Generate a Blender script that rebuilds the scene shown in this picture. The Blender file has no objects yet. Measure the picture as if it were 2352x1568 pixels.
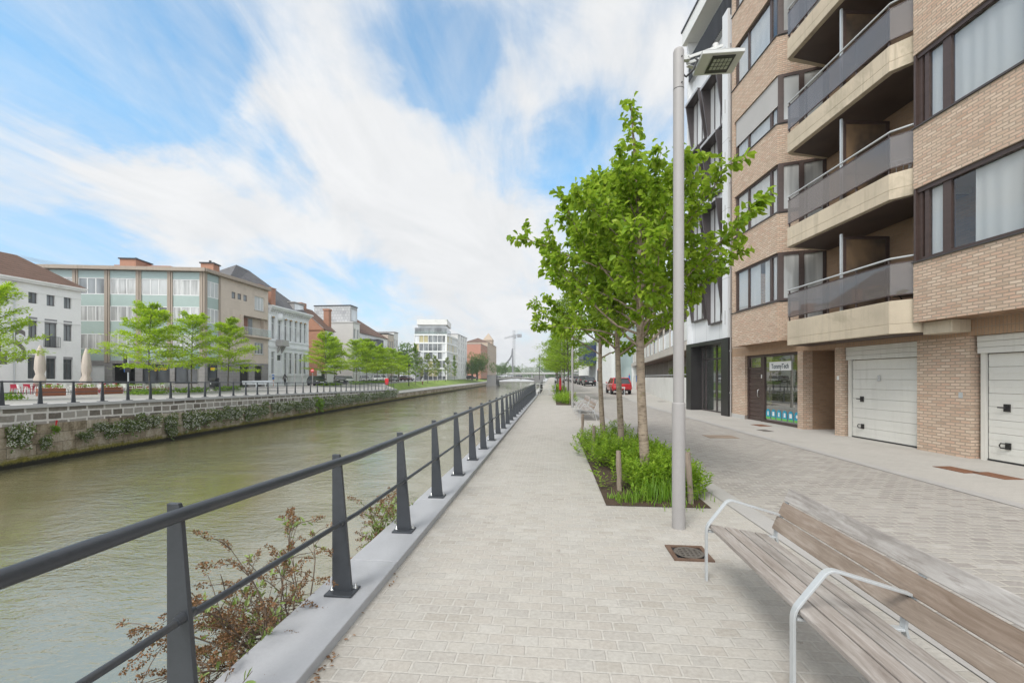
HAZE=.0004
import bpy, math, random
import numpy as np
from mathutils import Vector, Matrix
C = bpy.context.scene.collection
PI = math.pi; rad = math.radians
rnd = random.Random(11)
# ---------------------------------------------------------------- camera model (metres; Y runs along the quay, X across it)
YAW = rad(5.37); SN, CS = math.sin(YAW), math.cos(YAW)
EYE, HOR = 1.70, 866.0
def at(px, d, z):
    """ground-plan point seen in picture column px (of 2352) at depth d"""
    L = (px-1176)/1000.0*d
    return Vector((-SN*d + CS*L, CS*d + SN*L, z))
def zat(py, d): return EYE + (HOR-py)/1000.0*d
def gp(px, py, z=0.0): return at(px, (EYE-z)*1000.0/(py-HOR), z)
def gz(y):                                   # the near street rises gently towards the bridge
    return 0.0 if y < 35 else min((y-35)*0.009, 1.5)
# ---------------------------------------------------------------- mesh builder
class MB:
    def __init__(s): s.v=[]; s.f=[]; s.m=[]; s.sm=[]
    def add(s, vs, fs, m=0, sm=False):
        b=len(s.v); s.v += [tuple(p) for p in vs]
        for f in fs: s.f.append(tuple(i+b for i in f)); s.m.append(m); s.sm.append(sm)
        return s
    def box(s, x0,x1,y0,y1,z0,z1, m=0):
        if x0>x1: x0,x1=x1,x0
        if y0>y1: y0,y1=y1,y0
        if z0>z1: z0,z1=z1,z0
        return s.add([(x0,y0,z0),(x1,y0,z0),(x1,y1,z0),(x0,y1,z0),(x0,y0,z1),(x1,y0,z1),(x1,y1,z1),(x0,y1,z1)],
          [(3,2,1,0),(4,5,6,7),(0,1,5,4),(1,2,6,5),(2,3,7,6),(3,0,4,7)], m)
    def cbox(s, c, sx,sy,sz, m=0, rz=0.0):       # centre + full sizes, turned about z
        co,si=math.cos(rz),math.sin(rz); vs=[]
        for z in (-.5,.5):
            for x,y in ((-.5,-.5),(.5,-.5),(.5,.5),(-.5,.5)):
                a,b=x*sx,y*sy; vs.append((c[0]+a*co-b*si, c[1]+a*si+b*co, c[2]+z*sz))
        return s.add(vs,[(3,2,1,0),(4,5,6,7),(0,1,5,4),(1,2,6,5),(2,3,7,6),(3,0,4,7)],m)
    def ext(s, poly, d, m=0):                    # extrude a planar polygon (3-D points) along d
        n=len(poly); d=Vector(d); a=[Vector(p) for p in poly]; b=[p+d for p in a]
        nrm=Vector((0,0,0))
        for i in range(n): nrm += a[i].cross(a[(i+1)%n])
        if nrm.dot(d)>0: a,b=b,a
        fs=[tuple(range(n)), tuple(range(2*n-1,n-1,-1))]
        fs += [((i+1)%n, i, i+n, (i+1)%n+n) for i in range(n)]
        return s.add(a+b, fs, m)
    def prism(s, pts, z0, z1, m=0): return s.ext([(x,y,z0) for x,y in pts], (0,0,z1-z0), m)
    def bar(s, p, q, w, h, m=0, up=(0,0,1)):     # rectangular bar from p to q
        p,q=Vector(p),Vector(q); t=(q-p).normalized(); up=Vector(up)
        a=t.cross(up)
        if a.length<1e-4: a=t.cross(Vector((1,0,0)))
        a.normalize(); b=a.cross(t).normalized(); a=a*(w/2); b=b*(h/2)
        return s.ext([p-a-b,p+a-b,p+a+b,p-a+b], q-p, m)
    def tube(s, pts, r, n=8, m=0, cap=True):
        pts=[Vector(p) for p in pts]; k=len(pts)
        rs=list(r) if hasattr(r,'__len__') else [r]*k
        vs=[]; fs=[]; a=None
        for i in range(k):
            t=(pts[min(i+1,k-1)]-pts[max(i-1,0)])
            t=t.normalized() if t.length>1e-9 else Vector((0,0,1))
            if a is None:
                a=t.cross(Vector((0,0,1)) if abs(t.z)<.9 else Vector((1,0,0)))
            a=(a-t*a.dot(t))
            a=a.normalized() if a.length>1e-6 else t.orthogonal().normalized()
            b=t.cross(a)
            for j in range(n):
                an=2*PI*j/n; vs.append(pts[i]+a*(math.cos(an)*rs[i])+b*(math.sin(an)*rs[i]))
        for i in range(k-1):
            for j in range(n):
                j2=(j+1)%n; fs.append((i*n+j,i*n+j2,(i+1)*n+j2,(i+1)*n+j))
        s.add(vs,fs,m,True)
        if cap: s.add([vs[j] for j in range(n)],[tuple(range(n-1,-1,-1))],m); s.add([vs[(k-1)*n+j] for j in range(n)],[tuple(range(n))],m)
        return s
    def lathe(s, prof, n=12, o=(0,0,0), m=0, sm=True):
        vs=[]; fs=[]
        for r,z in prof:
            for j in range(n):
                an=2*PI*j/n; vs.append((o[0]+r*math.cos(an),o[1]+r*math.sin(an),o[2]+z))
        k=len(prof)
        for i in range(k-1):
            for j in range(n):
                j2=(j+1)%n; fs.append((i*n+j,i*n+j2,(i+1)*n+j2,(i+1)*n+j))
        s.add(vs,fs,m,sm)
        s.add(vs[:n],[tuple(range(n-1,-1,-1))],m); s.add(vs[-n:],[tuple(range(n))],m)
        return s
    def quad(s,a,b,c,d,m=0): return s.add([a,b,c,d],[(0,1,2,3)],m)
    def build(s, name, mats, parent=None, loc=None, bevel=0.0, seg=2, rz=0.0):
        me=bpy.data.meshes.new(name); me.from_pydata(s.v,[],s.f)
        for mt in (mats if isinstance(mats,(list,tuple)) else [mats]): me.materials.append(mt)
        me.polygons.foreach_set('material_index', s.m); me.polygons.foreach_set('use_smooth', s.sm)
        me.update()
        o=bpy.data.objects.new(name,me); C.objects.link(o)
        if parent is not None: o.parent=parent
        if loc is not None: o.location=loc
        if rz: o.rotation_euler.z=rz
        if bevel>0:
            b=o.modifiers.new('bevel','BEVEL'); b.width=bevel; b.segments=seg; b.limit_method='ANGLE'; b.angle_limit=rad(40); b.harden_normals=False
        return o
def np_mesh(name, V, F, mats, parent=None, loc=None, midx=None, smooth=False):
    """V (n,3), F (m,k) all faces of k corners"""
    me=bpy.data.meshes.new(name); n,k=F.shape
    me.vertices.add(len(V)); me.vertices.foreach_set('co', np.ascontiguousarray(V,dtype=np.float32).ravel())
    me.loops.add(n*k); me.loops.foreach_set('vertex_index', np.ascontiguousarray(F,dtype=np.int32).ravel())
    me.polygons.add(n); me.polygons.foreach_set('loop_start', np.arange(0,n*k,k,dtype=np.int32))
    me.polygons.foreach_set('loop_total', np.full(n,k,dtype=np.int32))
    for mt in (mats if isinstance(mats,(list,tuple)) else [mats]): me.materials.append(mt)
    if midx is not None: me.polygons.foreach_set('material_index', np.asarray(midx,dtype=np.int32))
    if smooth: me.polygons.foreach_set('use_smooth', np.ones(n,dtype=bool))
    me.update(calc_edges=True)
    o=bpy.data.objects.new(name,me); C.objects.link(o)
    if parent is not None: o.parent=parent
    if loc is not None: o.location=loc
    return o
def tag(o, label=None, cat=None, group=None, kind=None):
    if label: o['label']=label
    if cat: o['category']=cat
    if group: o['group']=group
    if kind: o['kind']=kind
    return o
def thing(name, label, cat, loc=(0,0,0), rz=0.0, group=None):
    o=bpy.data.objects.new(name,None); o.empty_display_size=.2; C.objects.link(o)
    o.location=loc; o.rotation_euler=(0,0,rz)
    return tag(o,label,cat,group)
def struct(o, label=None, cat=None): return tag(o,label,cat,None,'structure')
def dup(o, loc=None, rz=None, label=None, group=None, parent=None, scale=None):
    c=o.copy(); C.objects.link(c)
    if parent is not None: c.parent=parent
    if loc is not None: c.location=loc
    if rz is not None: c.rotation_euler=(0,0,rz)
    if scale is not None: c.scale=(scale,)*3 if not hasattr(scale,'__len__') else scale
    if label: c['label']=label
    if group: c['group']=group
    for ch in [x for x in o.children]: dup(ch,parent=c)
    return c
# ---------------------------------------------------------------- node helper
class NT:
    def __init__(s, tree): s.t=tree; tree.nodes.clear()
    def n(s, kind, ins=None, **props):
        nd=s.t.nodes.new('ShaderNode'+kind)
        for k,v in props.items(): setattr(nd,k,v)
        for k,v in (ins or {}).items():
            sk=nd.inputs[k]
            if isinstance(v,bpy.types.NodeSocket): s.t.links.new(v,sk)
            elif isinstance(v,bpy.types.Node): s.t.links.new(v.outputs[0],sk)
            else:
                if sk.type=='RGBA' and len(v)==3: v=(*v,1)
                sk.default_value=v
        return nd
    def math(s,op,a,b=0.0,c=0.0,clamp=False):
        return s.n('Math',{0:a,1:b,2:c},operation=op,use_clamp=clamp).outputs[0]
    def mix(s,fac,a,b,blend='MIX'):
        nd=s.n('Mix',data_type='RGBA',blend_type=blend)
        for sk,v in ((nd.inputs[0],fac),(nd.inputs[6],a),(nd.inputs[7],b)):
            if isinstance(v,(bpy.types.NodeSocket,)): s.t.links.new(v,sk)
            elif isinstance(v,bpy.types.Node): s.t.links.new(v.outputs[0],sk)
            else: sk.default_value=(*v,1) if hasattr(v,'__len__') and len(v)==3 else v
        return nd.outputs[2]
    def ramp(s,fac,stops):
        nd=s.n('ValToRGB',{0:fac}); cr=nd.color_ramp
        while len(cr.elements)<len(stops): cr.elements.new(.5)
        for e,(p,c) in zip(cr.elements,stops):
            e.position=p; e.color=(*c,1) if hasattr(c,'__len__') else (c,c,c,1)
        return nd.outputs[0]
    def noise(s,vec,scale,detail=4,rough=.55,dist=0.0):
        ins={'Scale':scale,'Detail':detail,'Roughness':rough,'Distortion':dist}
        if vec is not None: ins['Vector']=vec
        return s.n('TexNoise',ins).outputs[0]
    def obj(s): return s.n('TexCoord').outputs['Object']
    def geo(s): return s.n('NewGeometry')
    def scaled(s,vec,sc): return s.n('VectorMath',{0:vec,1:sc},operation='MULTIPLY').outputs[0]
    def out(s,sh,vol=False,disp=None):
        s.n('OutputMaterial',{'Volume' if vol else 'Surface':sh})
def newmat(name):
    m=bpy.data.materials.new(name); m.use_nodes=True
    return m, NT(m.node_tree)
def bsdf(t,col,rough=.6,**k):
    ins={'Base Color':col,'Roughness':rough}
    names={'metal':'Metallic','spec':'Specular IOR Level','normal':'Normal','ior':'IOR','coat':'Coat Weight','coatr':'Coat Roughness','trans':'Transmission Weight','alpha':'Alpha','em':'Emission Color','ems':'Emission Strength','sheen':'Sheen Weight'}
    for a,b in k.items():
        if b is not None: ins[names[a]]=b
    return t.n('BsdfPrincipled',ins)
def bump(t,h,strength=.3,dist=.01): return t.n('Bump',{'Height':h,'Strength':strength,'Distance':dist}).outputs[0]
def mul(c,k): return tuple(max(0,min(1,x*k)) for x in c)
def pm(name,col,rough=.6,metal=0.0,var=.12,vs=2.0,fine=None,bmp=0.0,bs=60.0,stretch=(1,1,1),spec=.5,coat=None,dirt=None,streak=None):
    """plain surface: broad + fine colour mottling, slight roughness change and bump, all fixed to the object"""
    m,t=newmat(name); p=t.scaled(t.obj(),stretch)
    f=t.noise(p,vs,5,.6); g=t.noise(p,fine or vs*14,3,.6)
    mixf=t.math('ADD',t.math('MULTIPLY',f,.65),t.math('MULTIPLY',g,.35))
    c=t.ramp(mixf,[(.3,mul(col,1-var*1.3)),(.5,col),(.7,mul(col,1+var))])
    if dirt: c=t.mix(t.ramp(t.noise(p,vs*.7,6,.7,.4),[(.55,0.0),(.72,1.0)]),c,dirt)
    if streak:
        sk=t.math('MULTIPLY',t.ramp(t.noise(t.scaled(t.obj(),(5,5,.35)),1.4,6,.7),[(.5,0.0),(.72,1.0)]),t.ramp(t.noise(t.obj(),.6,3,.5),[(.4,.25),(.6,1.0)]))
        c=t.mix(t.math('MULTIPLY',sk,.6),c,streak)
    r=t.math('ADD',rough-.08,t.math('MULTIPLY',g,.16),clamp=True)
    nrm=bump(t,t.noise(p,bs,4,.6),bmp,.01) if bmp>0 else None
    t.out(bsdf(t,c,r,metal=metal,spec=spec,normal=nrm,coat=coat)); return m
def wallvec(t):                                # object coords -> (along wall, height)
    x=t.n('SeparateXYZ',{0:t.obj()})
    return t.n('CombineXYZ',{0:t.math('ADD',x.outputs[0],x.outputs[1]),1:x.outputs[2]}).outputs[0]
def brickmat(name,cols,mortar,w=.21,h=.065,ms=.008,bmp=.5,vec='wall',rough=.85,offset=.5,var=.25,big=.4,dark=None,squash=1.0,irr=0.0,stain=None,mottle=.3,spots=None):
    m,t=newmat(name)
    v=wallvec(t) if vec=='wall' else t.obj()
    if irr: v=t.n('VectorMath',{0:v,1:t.n('VectorMath',{0:t.n('TexNoise',{'Vector':v,'Scale':2.2,'Detail':2}).outputs[1],'Scale':irr},operation='SCALE').outputs[0]},operation='ADD').outputs[0]
    b=t.n('TexBrick',{'Vector':v,'Color1':(0,0,0),'Color2':(1,1,1),'Mortar':(.5,.5,.5),'Scale':1.0,'Mortar Size':ms,'Mortar Smooth':.25,'Bias':0.0,'Brick Width':w,'Row Height':h},offset=offset,squash=squash)
    n=len(cols); tone=t.ramp(b.outputs[0],[(i/(n-1) if n>1 else 0,c) for i,c in enumerate(cols)])
    f=t.noise(t.obj(),big,6,.62); g=t.noise(t.obj(),38,4,.65)
    tone=t.mix(mottle,tone,t.ramp(t.math('ADD',t.math('MULTIPLY',f,.5),t.math('MULTIPLY',g,.5)),[(.3,mul(cols[0],.72)),(.68,mul(cols[-1],1.18))]))
    if stain: tone=t.mix(t.math('MULTIPLY',t.ramp(f,[(.54,0.0),(.68,1.0)]),.55),tone,stain)
    if spots:
        sp=t.noise(t.obj(),1.9,7,.75,.8); sq=t.noise(t.obj(),13,3,.6)
        tone=t.mix(t.math('MULTIPLY',t.ramp(sp,[(.60,0.0),(.72,1.0)]),.45),tone,spots); tone=t.mix(t.math('MULTIPLY',t.ramp(sq,[(.70,0.0),(.74,1.0)]),.4),tone,spots)
    mo=t.mix(t.ramp(g,[(.35,0.0),(.65,1.0)]),mul(mortar,.85),mortar)
    c=t.mix(b.outputs[1],tone,mo)
    ht=t.math('ADD',t.math('MULTIPLY',b.outputs[1],-1.0),t.math('MULTIPLY',g,.5))
    t.out(bsdf(t,c,t.math('ADD',rough-.1,t.math('MULTIPLY',g,.2)),spec=.3,normal=bump(t,ht,bmp,.008))); return m
def leafmat(name,c1,c2,c3,trans=.45,rough=.45):
    m,t=newmat(name)
    r=t.geo().outputs['Random Per Island']
    c=t.ramp(r,[(0,c1),(.5,c2),(1,c3)])
    pr=bsdf(t,c,rough,spec=.35)
    tr=t.n('BsdfTranslucent',{'Color':t.mix(.55,c,(.36,.52,.05))})
    t.out(t.n('MixShader',{0:trans,1:pr,2:tr})); return m
def panemat(name,col,var=.25,vs=1.3,rough=.03,stretch=(1,1,.25),spec=.6,coat=1.0):
    """window pane: what hangs behind it (curtain, room) seen under a clear glossy skin"""
    m,t=newmat(name); p=t.scaled(t.obj(),stretch)
    c=t.ramp(t.noise(p,vs,3,.5),[(.35,mul(col,1-var)),(.65,mul(col,1+var))])
    t.out(bsdf(t,c,.5,spec=.2,coat=coat,coatr=rough)); return m
def glassmat(name,tint,refl=1.0,rough=.01,ior=1.5,milk=0.0):
    m,t=newmat(name)
    fr=t.math('MULTIPLY',t.n('Fresnel',{'IOR':ior}).outputs[0],t.math('SUBTRACT',1.0,t.geo().outputs['Backfacing']))
    gl=t.n('BsdfGlossy',{'Color':(.92,.885,.85) if milk else (1,1,1),'Roughness':rough})
    tp=t.n('BsdfTransparent',{'Color':tint})
    if milk: tp=t.n('MixShader',{0:milk,1:tp,2:t.n('BsdfDiffuse',{'Color':(.345,.315,.30)})})
    t.out(t.n('MixShader',{0:t.math('MULTIPLY',fr,refl,clamp=True),1:tp,2:gl})); return m
M={}
def mats():
    M['railpaint']=pm('anthracite_paint',(.055,.06,.068),.38,.35,.15,3,bmp=.04,bs=160,dirt=(.085,.085,.085))
    M['steel']=pm('brushed_steel',(.55,.55,.54),.3,.9,.08,8)
    M['galv']=pm('pale_powder_coat',(.50,.52,.53),.34,.25,.06,4)
    M['lampgrey']=pm('lamp_pole_paint',(.30,.285,.275),.6,0,.05,1.5)
    M['lamphead']=pm('lamp_head_paint',(.52,.52,.50),.4,.1,.06,5)
    M['coping']=pm('bluestone_coping',(.35,.355,.37),.55,0,.10,1.1,fine=45,bmp=.12,bs=120,dirt=(.30,.30,.30))
    M['darkmetal']=pm('dark_metal',(.035,.033,.033),.35,.3,.15,2)
    M['blackplastic']=pm('black_plastic',(.02,.02,.022),.45)
    M['white']=pm('white_paint',(.72,.72,.70),.5,0,.05,1.2)
    M['offwhite']=pm('off_white_render',(.66,.65,.62),.75,0,.07,.5,bmp=.1,bs=90,dirt=(.56,.55,.51))
    M['whitewall']=pm('white_masonry',(.74,.73,.71),.75,0,.06,.35,bmp=.12,bs=40,dirt=(.62,.61,.58))
    M['concrete']=pm('fair_concrete',(.46,.45,.43),.8,0,.10,.6,bmp=.15,bs=60,dirt=(.38,.37,.35))
    M['bgconc']=pm('washed_aggregate_concrete',(.54,.46,.35),.9,0,.16,.9,fine=70,bmp=.6,bs=85,dirt=(.35,.30,.22),streak=(.30,.25,.18))
    M['redpaint']=pm('red_paint',(.55,.02,.03),.4,0,.08)
    M['soil']=pm('dark_soil',(.055,.033,.02),.95,0,.4,6,bmp=.9,bs=40)
    M['rust']=pm('rusted_iron',(.19,.085,.045),.85,.2,.3,6,fine=60,bmp=.4,bs=120)
    M['stake']=pm('weathered_timber',(.25,.20,.155),.85,0,.3,3,fine=30,bmp=.5,bs=30,stretch=(4,4,.6),dirt=(.13,.085,.05))
    M['slate']=brickmat('slate_tiles',[(.10,.10,.11),(.16,.16,.17),(.13,.125,.12)],(.05,.05,.05),.35,.22,.012,.5,var=.2)
    M['redtile']=brickmat('brown_clay_tiles',[(.13,.08,.058),(.19,.115,.085),(.16,.095,.07)],(.05,.035,.028),.24,.26,.02,.8)
    M['curtain']=panemat('pane_curtain',(.42,.42,.41),.30,4.0,stretch=(1,1,.08))
    M['curtain2']=panemat('pane_blind',(.46,.47,.465),.16,.7)
    M['paneDark']=panemat('pane_dark_room',(.055,.06,.065),.5,.8)
    M['paneGrey']=panemat('pane_grey_room',(.17,.18,.185),.5,.7)
    M['paneSky']=panemat('pane_pale_room',(.60,.61,.62),.14,.55,stretch=(1,1,.5))
    M['smoked']=glassmat('smoked_glass',(.60,.56,.57),1.5,.03,milk=.30)
    M['clear']=glassmat('clear_glass',(.80,.86,.84),2.2)
    M['shopglass']=glassmat('shop_glass',(.80,.86,.82),5.0)
    M['winglass']=glassmat('window_glass',(.96,.97,.97),1.8)
    m,t=newmat('sheer_curtain'); t.out(t.n('MixShader',{0:.35,1:bsdf(t,(.86,.85,.84),.9),2:t.n('BsdfTranslucent',{'Color':(.8,.79,.77)})})); M['sheer']=m
    M['room']=pm('room_wall',(.50,.47,.43),.9,0,.25,.8)
mats()
# ---------------------------------------------------------------- world, sun, camera
SUN_EL, SUN_AZ = rad(52), rad(207)       # azimuth clockwise from +Y: behind the camera, a little to the left
def world():
    w=bpy.data.worlds.new('World'); bpy.context.scene.world=w; w.use_nodes=True
    t=NT(w.node_tree)
    D=t.n('TexCoord').outputs['Generated']
    sky=t.n('TexSky',sky_type='NISHITA',sun_disc=False,sun_elevation=SUN_EL,sun_rotation=SUN_AZ,air_density=1.0,dust_density=.6,ozone_density=1.6).outputs[0]
    def dirn(px,py):
        v=Vector((-SN,CS,0))+Vector((CS,SN,0))*((px-1176)/1000)+Vector((0,0,1))*((HOR-py)/1000)
        return v.normalized()
    x=t.n('SeparateXYZ',{0:D}); z=x.outputs[2]
    zz=t.math('ADD',t.math('MAXIMUM',z,0.0),.22)
    plane=t.n('CombineXYZ',{0:t.math('DIVIDE',x.outputs[0],zz),1:t.math('DIVIDE',x.outputs[1],zz),2:0.0}).outputs[0]
    wob=t.n('VectorMath',{0:t.n('TexNoise',{'Vector':plane,'Scale':1.6,'Detail':6,'Roughness':.65}).outputs[1],1:(.5,.5,.5)},operation='SUBTRACT').outputs[0]
    Dw=t.n('VectorMath',{0:D,1:t.n('VectorMath',{0:wob,'Scale':.24},operation='SCALE').outputs[0]},operation='ADD').outputs[0]
    Dw=t.n('VectorMath',{0:Dw},operation='NORMALIZE').outputs[0]
    def blob(px,py,r,amp):
        d=t.n('VectorMath',{0:Dw,1:dirn(px,py)},operation='DOT_PRODUCT').outputs['Value']
        r*=1.15; amp*=.62; cr=math.cos(r); return t.n('MapRange',{0:d,1:cr,2:1-(1-cr)*.12,3:0.0,4:amp},interpolation_type='SMOOTHSTEP').outputs[0]
    clear=None                                   # gaps of blue between the banks of cirrus
    for b in SKY_GAPS:
        v=blob(*b); clear=v if clear is None else t.math('ADD',clear,v)
    pr=t.n('Mapping',{'Vector':plane,'Rotation':(0,0,rad(-32)),'Scale':(1.0,.55,1)}).outputs[0]
    pr2=t.n('Mapping',{'Vector':plane,'Rotation':(0,0,rad(38)),'Scale':(1.0,.30,1)}).outputs[0]
    st=t.noise(pr,2.3,9,.66,1.3); fi=t.noise(pr2,5.0,8,.66,1.0)
    cov=t.math('ADD',SKY_COVER,t.math('MULTIPLY',t.math('SUBTRACT',st,.5),1.75))
    cov=t.math('ADD',cov,t.math('MULTIPLY',t.math('SUBTRACT',fi,.5),1.25))
    cov=t.math('SUBTRACT',cov,clear)
    low=t.n('MapRange',{0:z,1:.0,2:.13,3:.5,4:0.0}).outputs[0]
    cov=t.math('ADD',cov,low)
    cov=t.math('ADD',cov,t.n('MapRange',{0:x.outputs[0],1:-.80,2:-.95,3:0.0,4:.8}).outputs[0])
    cov=t.math('ADD',cov,t.n('MapRange',{0:z,1:.62,2:.80,3:0.0,4:.7}).outputs[0])
    fac=t.n('MapRange',{0:cov,1:-.38,2:1.08,3:0.0,4:1.0},interpolation_type='SMOOTHSTEP').outputs[0]
    veil=t.math('MULTIPLY',t.ramp(t.math('ADD',t.math('MULTIPLY',fi,.6),t.math('MULTIPLY',st,.4)),[(.40,0.0),(.62,1.0)]),.42)
    fac=t.math('MAXIMUM',fac,veil)
    # unseen cloud behind the camera, brightened as added fill light for the scene
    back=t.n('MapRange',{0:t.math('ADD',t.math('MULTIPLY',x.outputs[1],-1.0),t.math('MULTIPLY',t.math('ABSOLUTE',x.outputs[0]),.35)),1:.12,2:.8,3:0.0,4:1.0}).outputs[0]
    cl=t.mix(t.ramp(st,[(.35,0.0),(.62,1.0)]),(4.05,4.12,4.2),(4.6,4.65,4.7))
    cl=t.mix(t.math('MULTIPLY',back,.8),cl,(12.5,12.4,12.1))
    skyc=t.mix(1.0,sky,(SKY_TINT[0],SKY_TINT[1],SKY_TINT[2]),'MULTIPLY')
    lowt=t.n('MapRange',{0:z,1:.05,2:.42,3:0.0,4:1.0}).outputs[0]
    skyc=t.mix(1.0,skyc,t.mix(lowt,(.60,.52,.60),(.95,1.0,1.0)),'MULTIPLY')
    skyb=t.n('VectorMath',{0:skyc,'Scale':SKY_GAIN},operation='SCALE').outputs[0]
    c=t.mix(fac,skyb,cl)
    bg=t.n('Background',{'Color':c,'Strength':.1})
    t.n('OutputWorld',{'Surface':bg.outputs[0]})
SKY_COVER=.51; SKY_GAIN=1.38; SKY_TINT=(.86,1.06,1.0)
SKY_GAPS=[(50,40,.20,.62),(210,100,.17,.55),(90,190,.13,.5),(340,60,.13,.45),(290,190,.12,.55),(390,140,.09,.3),(330,285,.08,.5),(450,318,.07,.45),(545,352,.08,.5),(630,390,.09,.55),(710,405,.09,.5),
 (910,90,.11,.55),(1010,100,.12,.6),(1035,160,.10,.45),(1150,90,.10,.5),(1290,75,.08,.35),(1010,275,.09,.35),(1100,345,.09,.45),(1210,350,.10,.5),(1310,330,.10,.5),(1360,250,.08,.35),
 (50,530,.13,.65),(200,555,.12,.6),(330,590,.09,.45),(640,605,.07,.45),(730,640,.08,.55),(830,665,.08,.5),(910,690,.07,.4),(560,640,.08,.4),
 (0,310,.13,-.45),(140,350,.14,-.45),(315,405,.13,-.45),(455,470,.14,-.45),(490,245,.10,-.3),(630,300,.11,-.35),(770,350,.12,-.4),(910,390,.13,-.45),(770,500,.20,-.45),(1000,480,.20,-.5),(1130,430,.14,-.35),(600,530,.13,-.35),
 (810,40,.10,-.35),(735,185,.10,-.2),(870,195,.08,-.3),(1150,195,.11,-.35),(1265,180,.10,-.35),(1350,30,.11,-.35),(1460,90,.12,-.4),(1540,150,.10,-.35),(1100,600,.20,-.4),(1150,760,.22,-.4)]
world()
L=bpy.data.lights.new('sun','SUN'); L.energy=1.3; L.angle=rad(20); L.color=(1.0,.97,.92)
so=bpy.data.objects.new('sun',L); C.objects.link(so)
sd=Vector((math.sin(SUN_AZ)*math.cos(SUN_EL), math.cos(SUN_AZ)*math.cos(SUN_EL), math.sin(SUN_EL)))
so.rotation_euler=sd.to_track_quat('Z','Y').to_euler(); so.location=(0,-20,30)
cam=bpy.data.cameras.new('camera'); cam.sensor_width=36; cam.lens=36*1000/2352; cam.shift_y=(HOR-784)/2352
cam.clip_start=.05; cam.clip_end=5000
co=bpy.data.objects.new('camera',cam); C.objects.link(co); co.location=(0,0,EYE); co.rotation_euler=(rad(90),0,YAW)
sc=bpy.context.scene; sc.camera=co
sc.view_settings.view_transform='Standard'; sc.view_settings.look='None'; sc.view_settings.exposure=1.0; sc.view_settings.gamma=1.0; sc.view_settings.use_curve_mapping=False
sc.render.engine='CYCLES'; sc.cycles.max_bounces=6; sc.cycles.diffuse_bounces=3; sc.cycles.glossy_bounces=3; sc.cycles.transmission_bounces=4; sc.cycles.transparent_max_bounces=10
sc.cycles.caustics_reflective=False; sc.cycles.caustics_refractive=False; sc.cycles.use_denoising=True
# ---------------------------------------------------------------- the ground, the water, the quays
YS=[-45,-10,0,10,20,35,60,90,120,160,201]
def strip(name, fx0, fx1, mat_, dz, ys=YS, fz=gz, thick=0.0):
    """sheet between two edges given as X(y); lies dz above the street's own height"""
    v=[];f=[]
    for y in ys:
        v+= [(fx0(y),y,fz(y)+dz),(fx1(y),y,fz(y)+dz)]
    for i in range(len(ys)-1): f.append((2*i,2*i+1,2*i+3,2*i+2))
    b=MB(); b.add(v,f); return struct(b.build(name,mat_))
m_pave=brickmat('promenade_pavers',[(.325,.295,.255),(.435,.41,.37),(.39,.355,.315),(.36,.342,.315),(.455,.435,.40)],(.465,.44,.40),.165,.106,.009,.8,vec='obj',rough=.85,big=.7,mottle=.5,irr=.006,stain=(.30,.27,.235),spots=(.15,.13,.11))
m_cobb=brickmat('road_cobbles',[(.225,.20,.185),(.37,.345,.315),(.30,.275,.25),(.26,.245,.225),(.43,.405,.375)],(.42,.39,.35),.19,.115,.016,1.0,vec='obj',rough=.75,big=.45,mottle=.35,irr=.03,stain=(.21,.195,.18))
m_walk=brickmat('sidewalk_slabs',[(.40,.38,.35),(.45,.43,.395),(.42,.395,.365)],(.36,.34,.31),.20,.10,.004,.25,vec='obj',rough=.85,big=.4,mottle=.45,stain=(.32,.30,.27),spots=(.22,.2,.18))
m_kerb=pm('granite_kerb',(.37,.355,.34),.75,0,.12,1.0,fine=60,bmp=.2,bs=120)
m_asph=pm('pale_asphalt',(.30,.29,.28),.85,0,.1,.3,fine=30,bmp=.2,bs=90)
def kerbL(y): return 2.62-.0285*min(y,34)       # the right edge of the promenade
def kerbR(y): return 6.35-.034*y if y<24 else 6.35-.034*24+.016*(y-24)
b=MB(); ys=YS+[260,400,900,2500]
vv=[];ff=[]
for y in ys: vv+=[(-1.75,y,gz(y)-.006),(60,y,gz(y)-.006),(900,y,gz(y)-.006)]
for i in range(len(ys)-1):
    for k in (0,1): ff.append((3*i+k,3*i+k+1,3*i+k+4,3*i+k+3))
b.add(vv,ff); struct(b.build('ground',m_asph),'grey street ground on the near bank','ground')
strip('promenade',lambda y:-1.40,lambda y:kerbL(y)-.14,m_pave,.004)
strip('kerb',lambda y:kerbL(y)-.14,lambda y:kerbL(y)+.12,m_kerb,.010)
strip('road',lambda y:kerbL(y)+.12,lambda y:kerbR(y)-.1,m_cobb,.003)
strip('sidewalk_kerb',lambda y:kerbR(y)-.1,lambda y:kerbR(y)+.12,m_kerb,.009,[-45,0,24,34])
strip('sidewalk',lambda y:kerbR(y)+.12,lambda y:kerbR(y)+14,m_walk,.005,[-45,0,24,34,60])
# coping of the near quay
b=MB(); y=-6.0; k=0
while y<41.2:
    y1=min(y+1.95,41.2); z=gz(y); b.box(-1.81,-1.37,y,y1-.006,z-.10,z+.07); y=y1
struct(b.build('coping',M['coping'],bevel=.008))
b=MB(); b.box(-1.79,-1.40,-45,200,-3.2,-.11); b.box(-1.82,-1.40,-45,-6,-.5,.05); b.box(-1.83,-1.40,41.2,200,-.5,.3)
tag(b.build('quay_wall',M['concrete']),'grey concrete quay wall under the near railing','quay wall')
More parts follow.
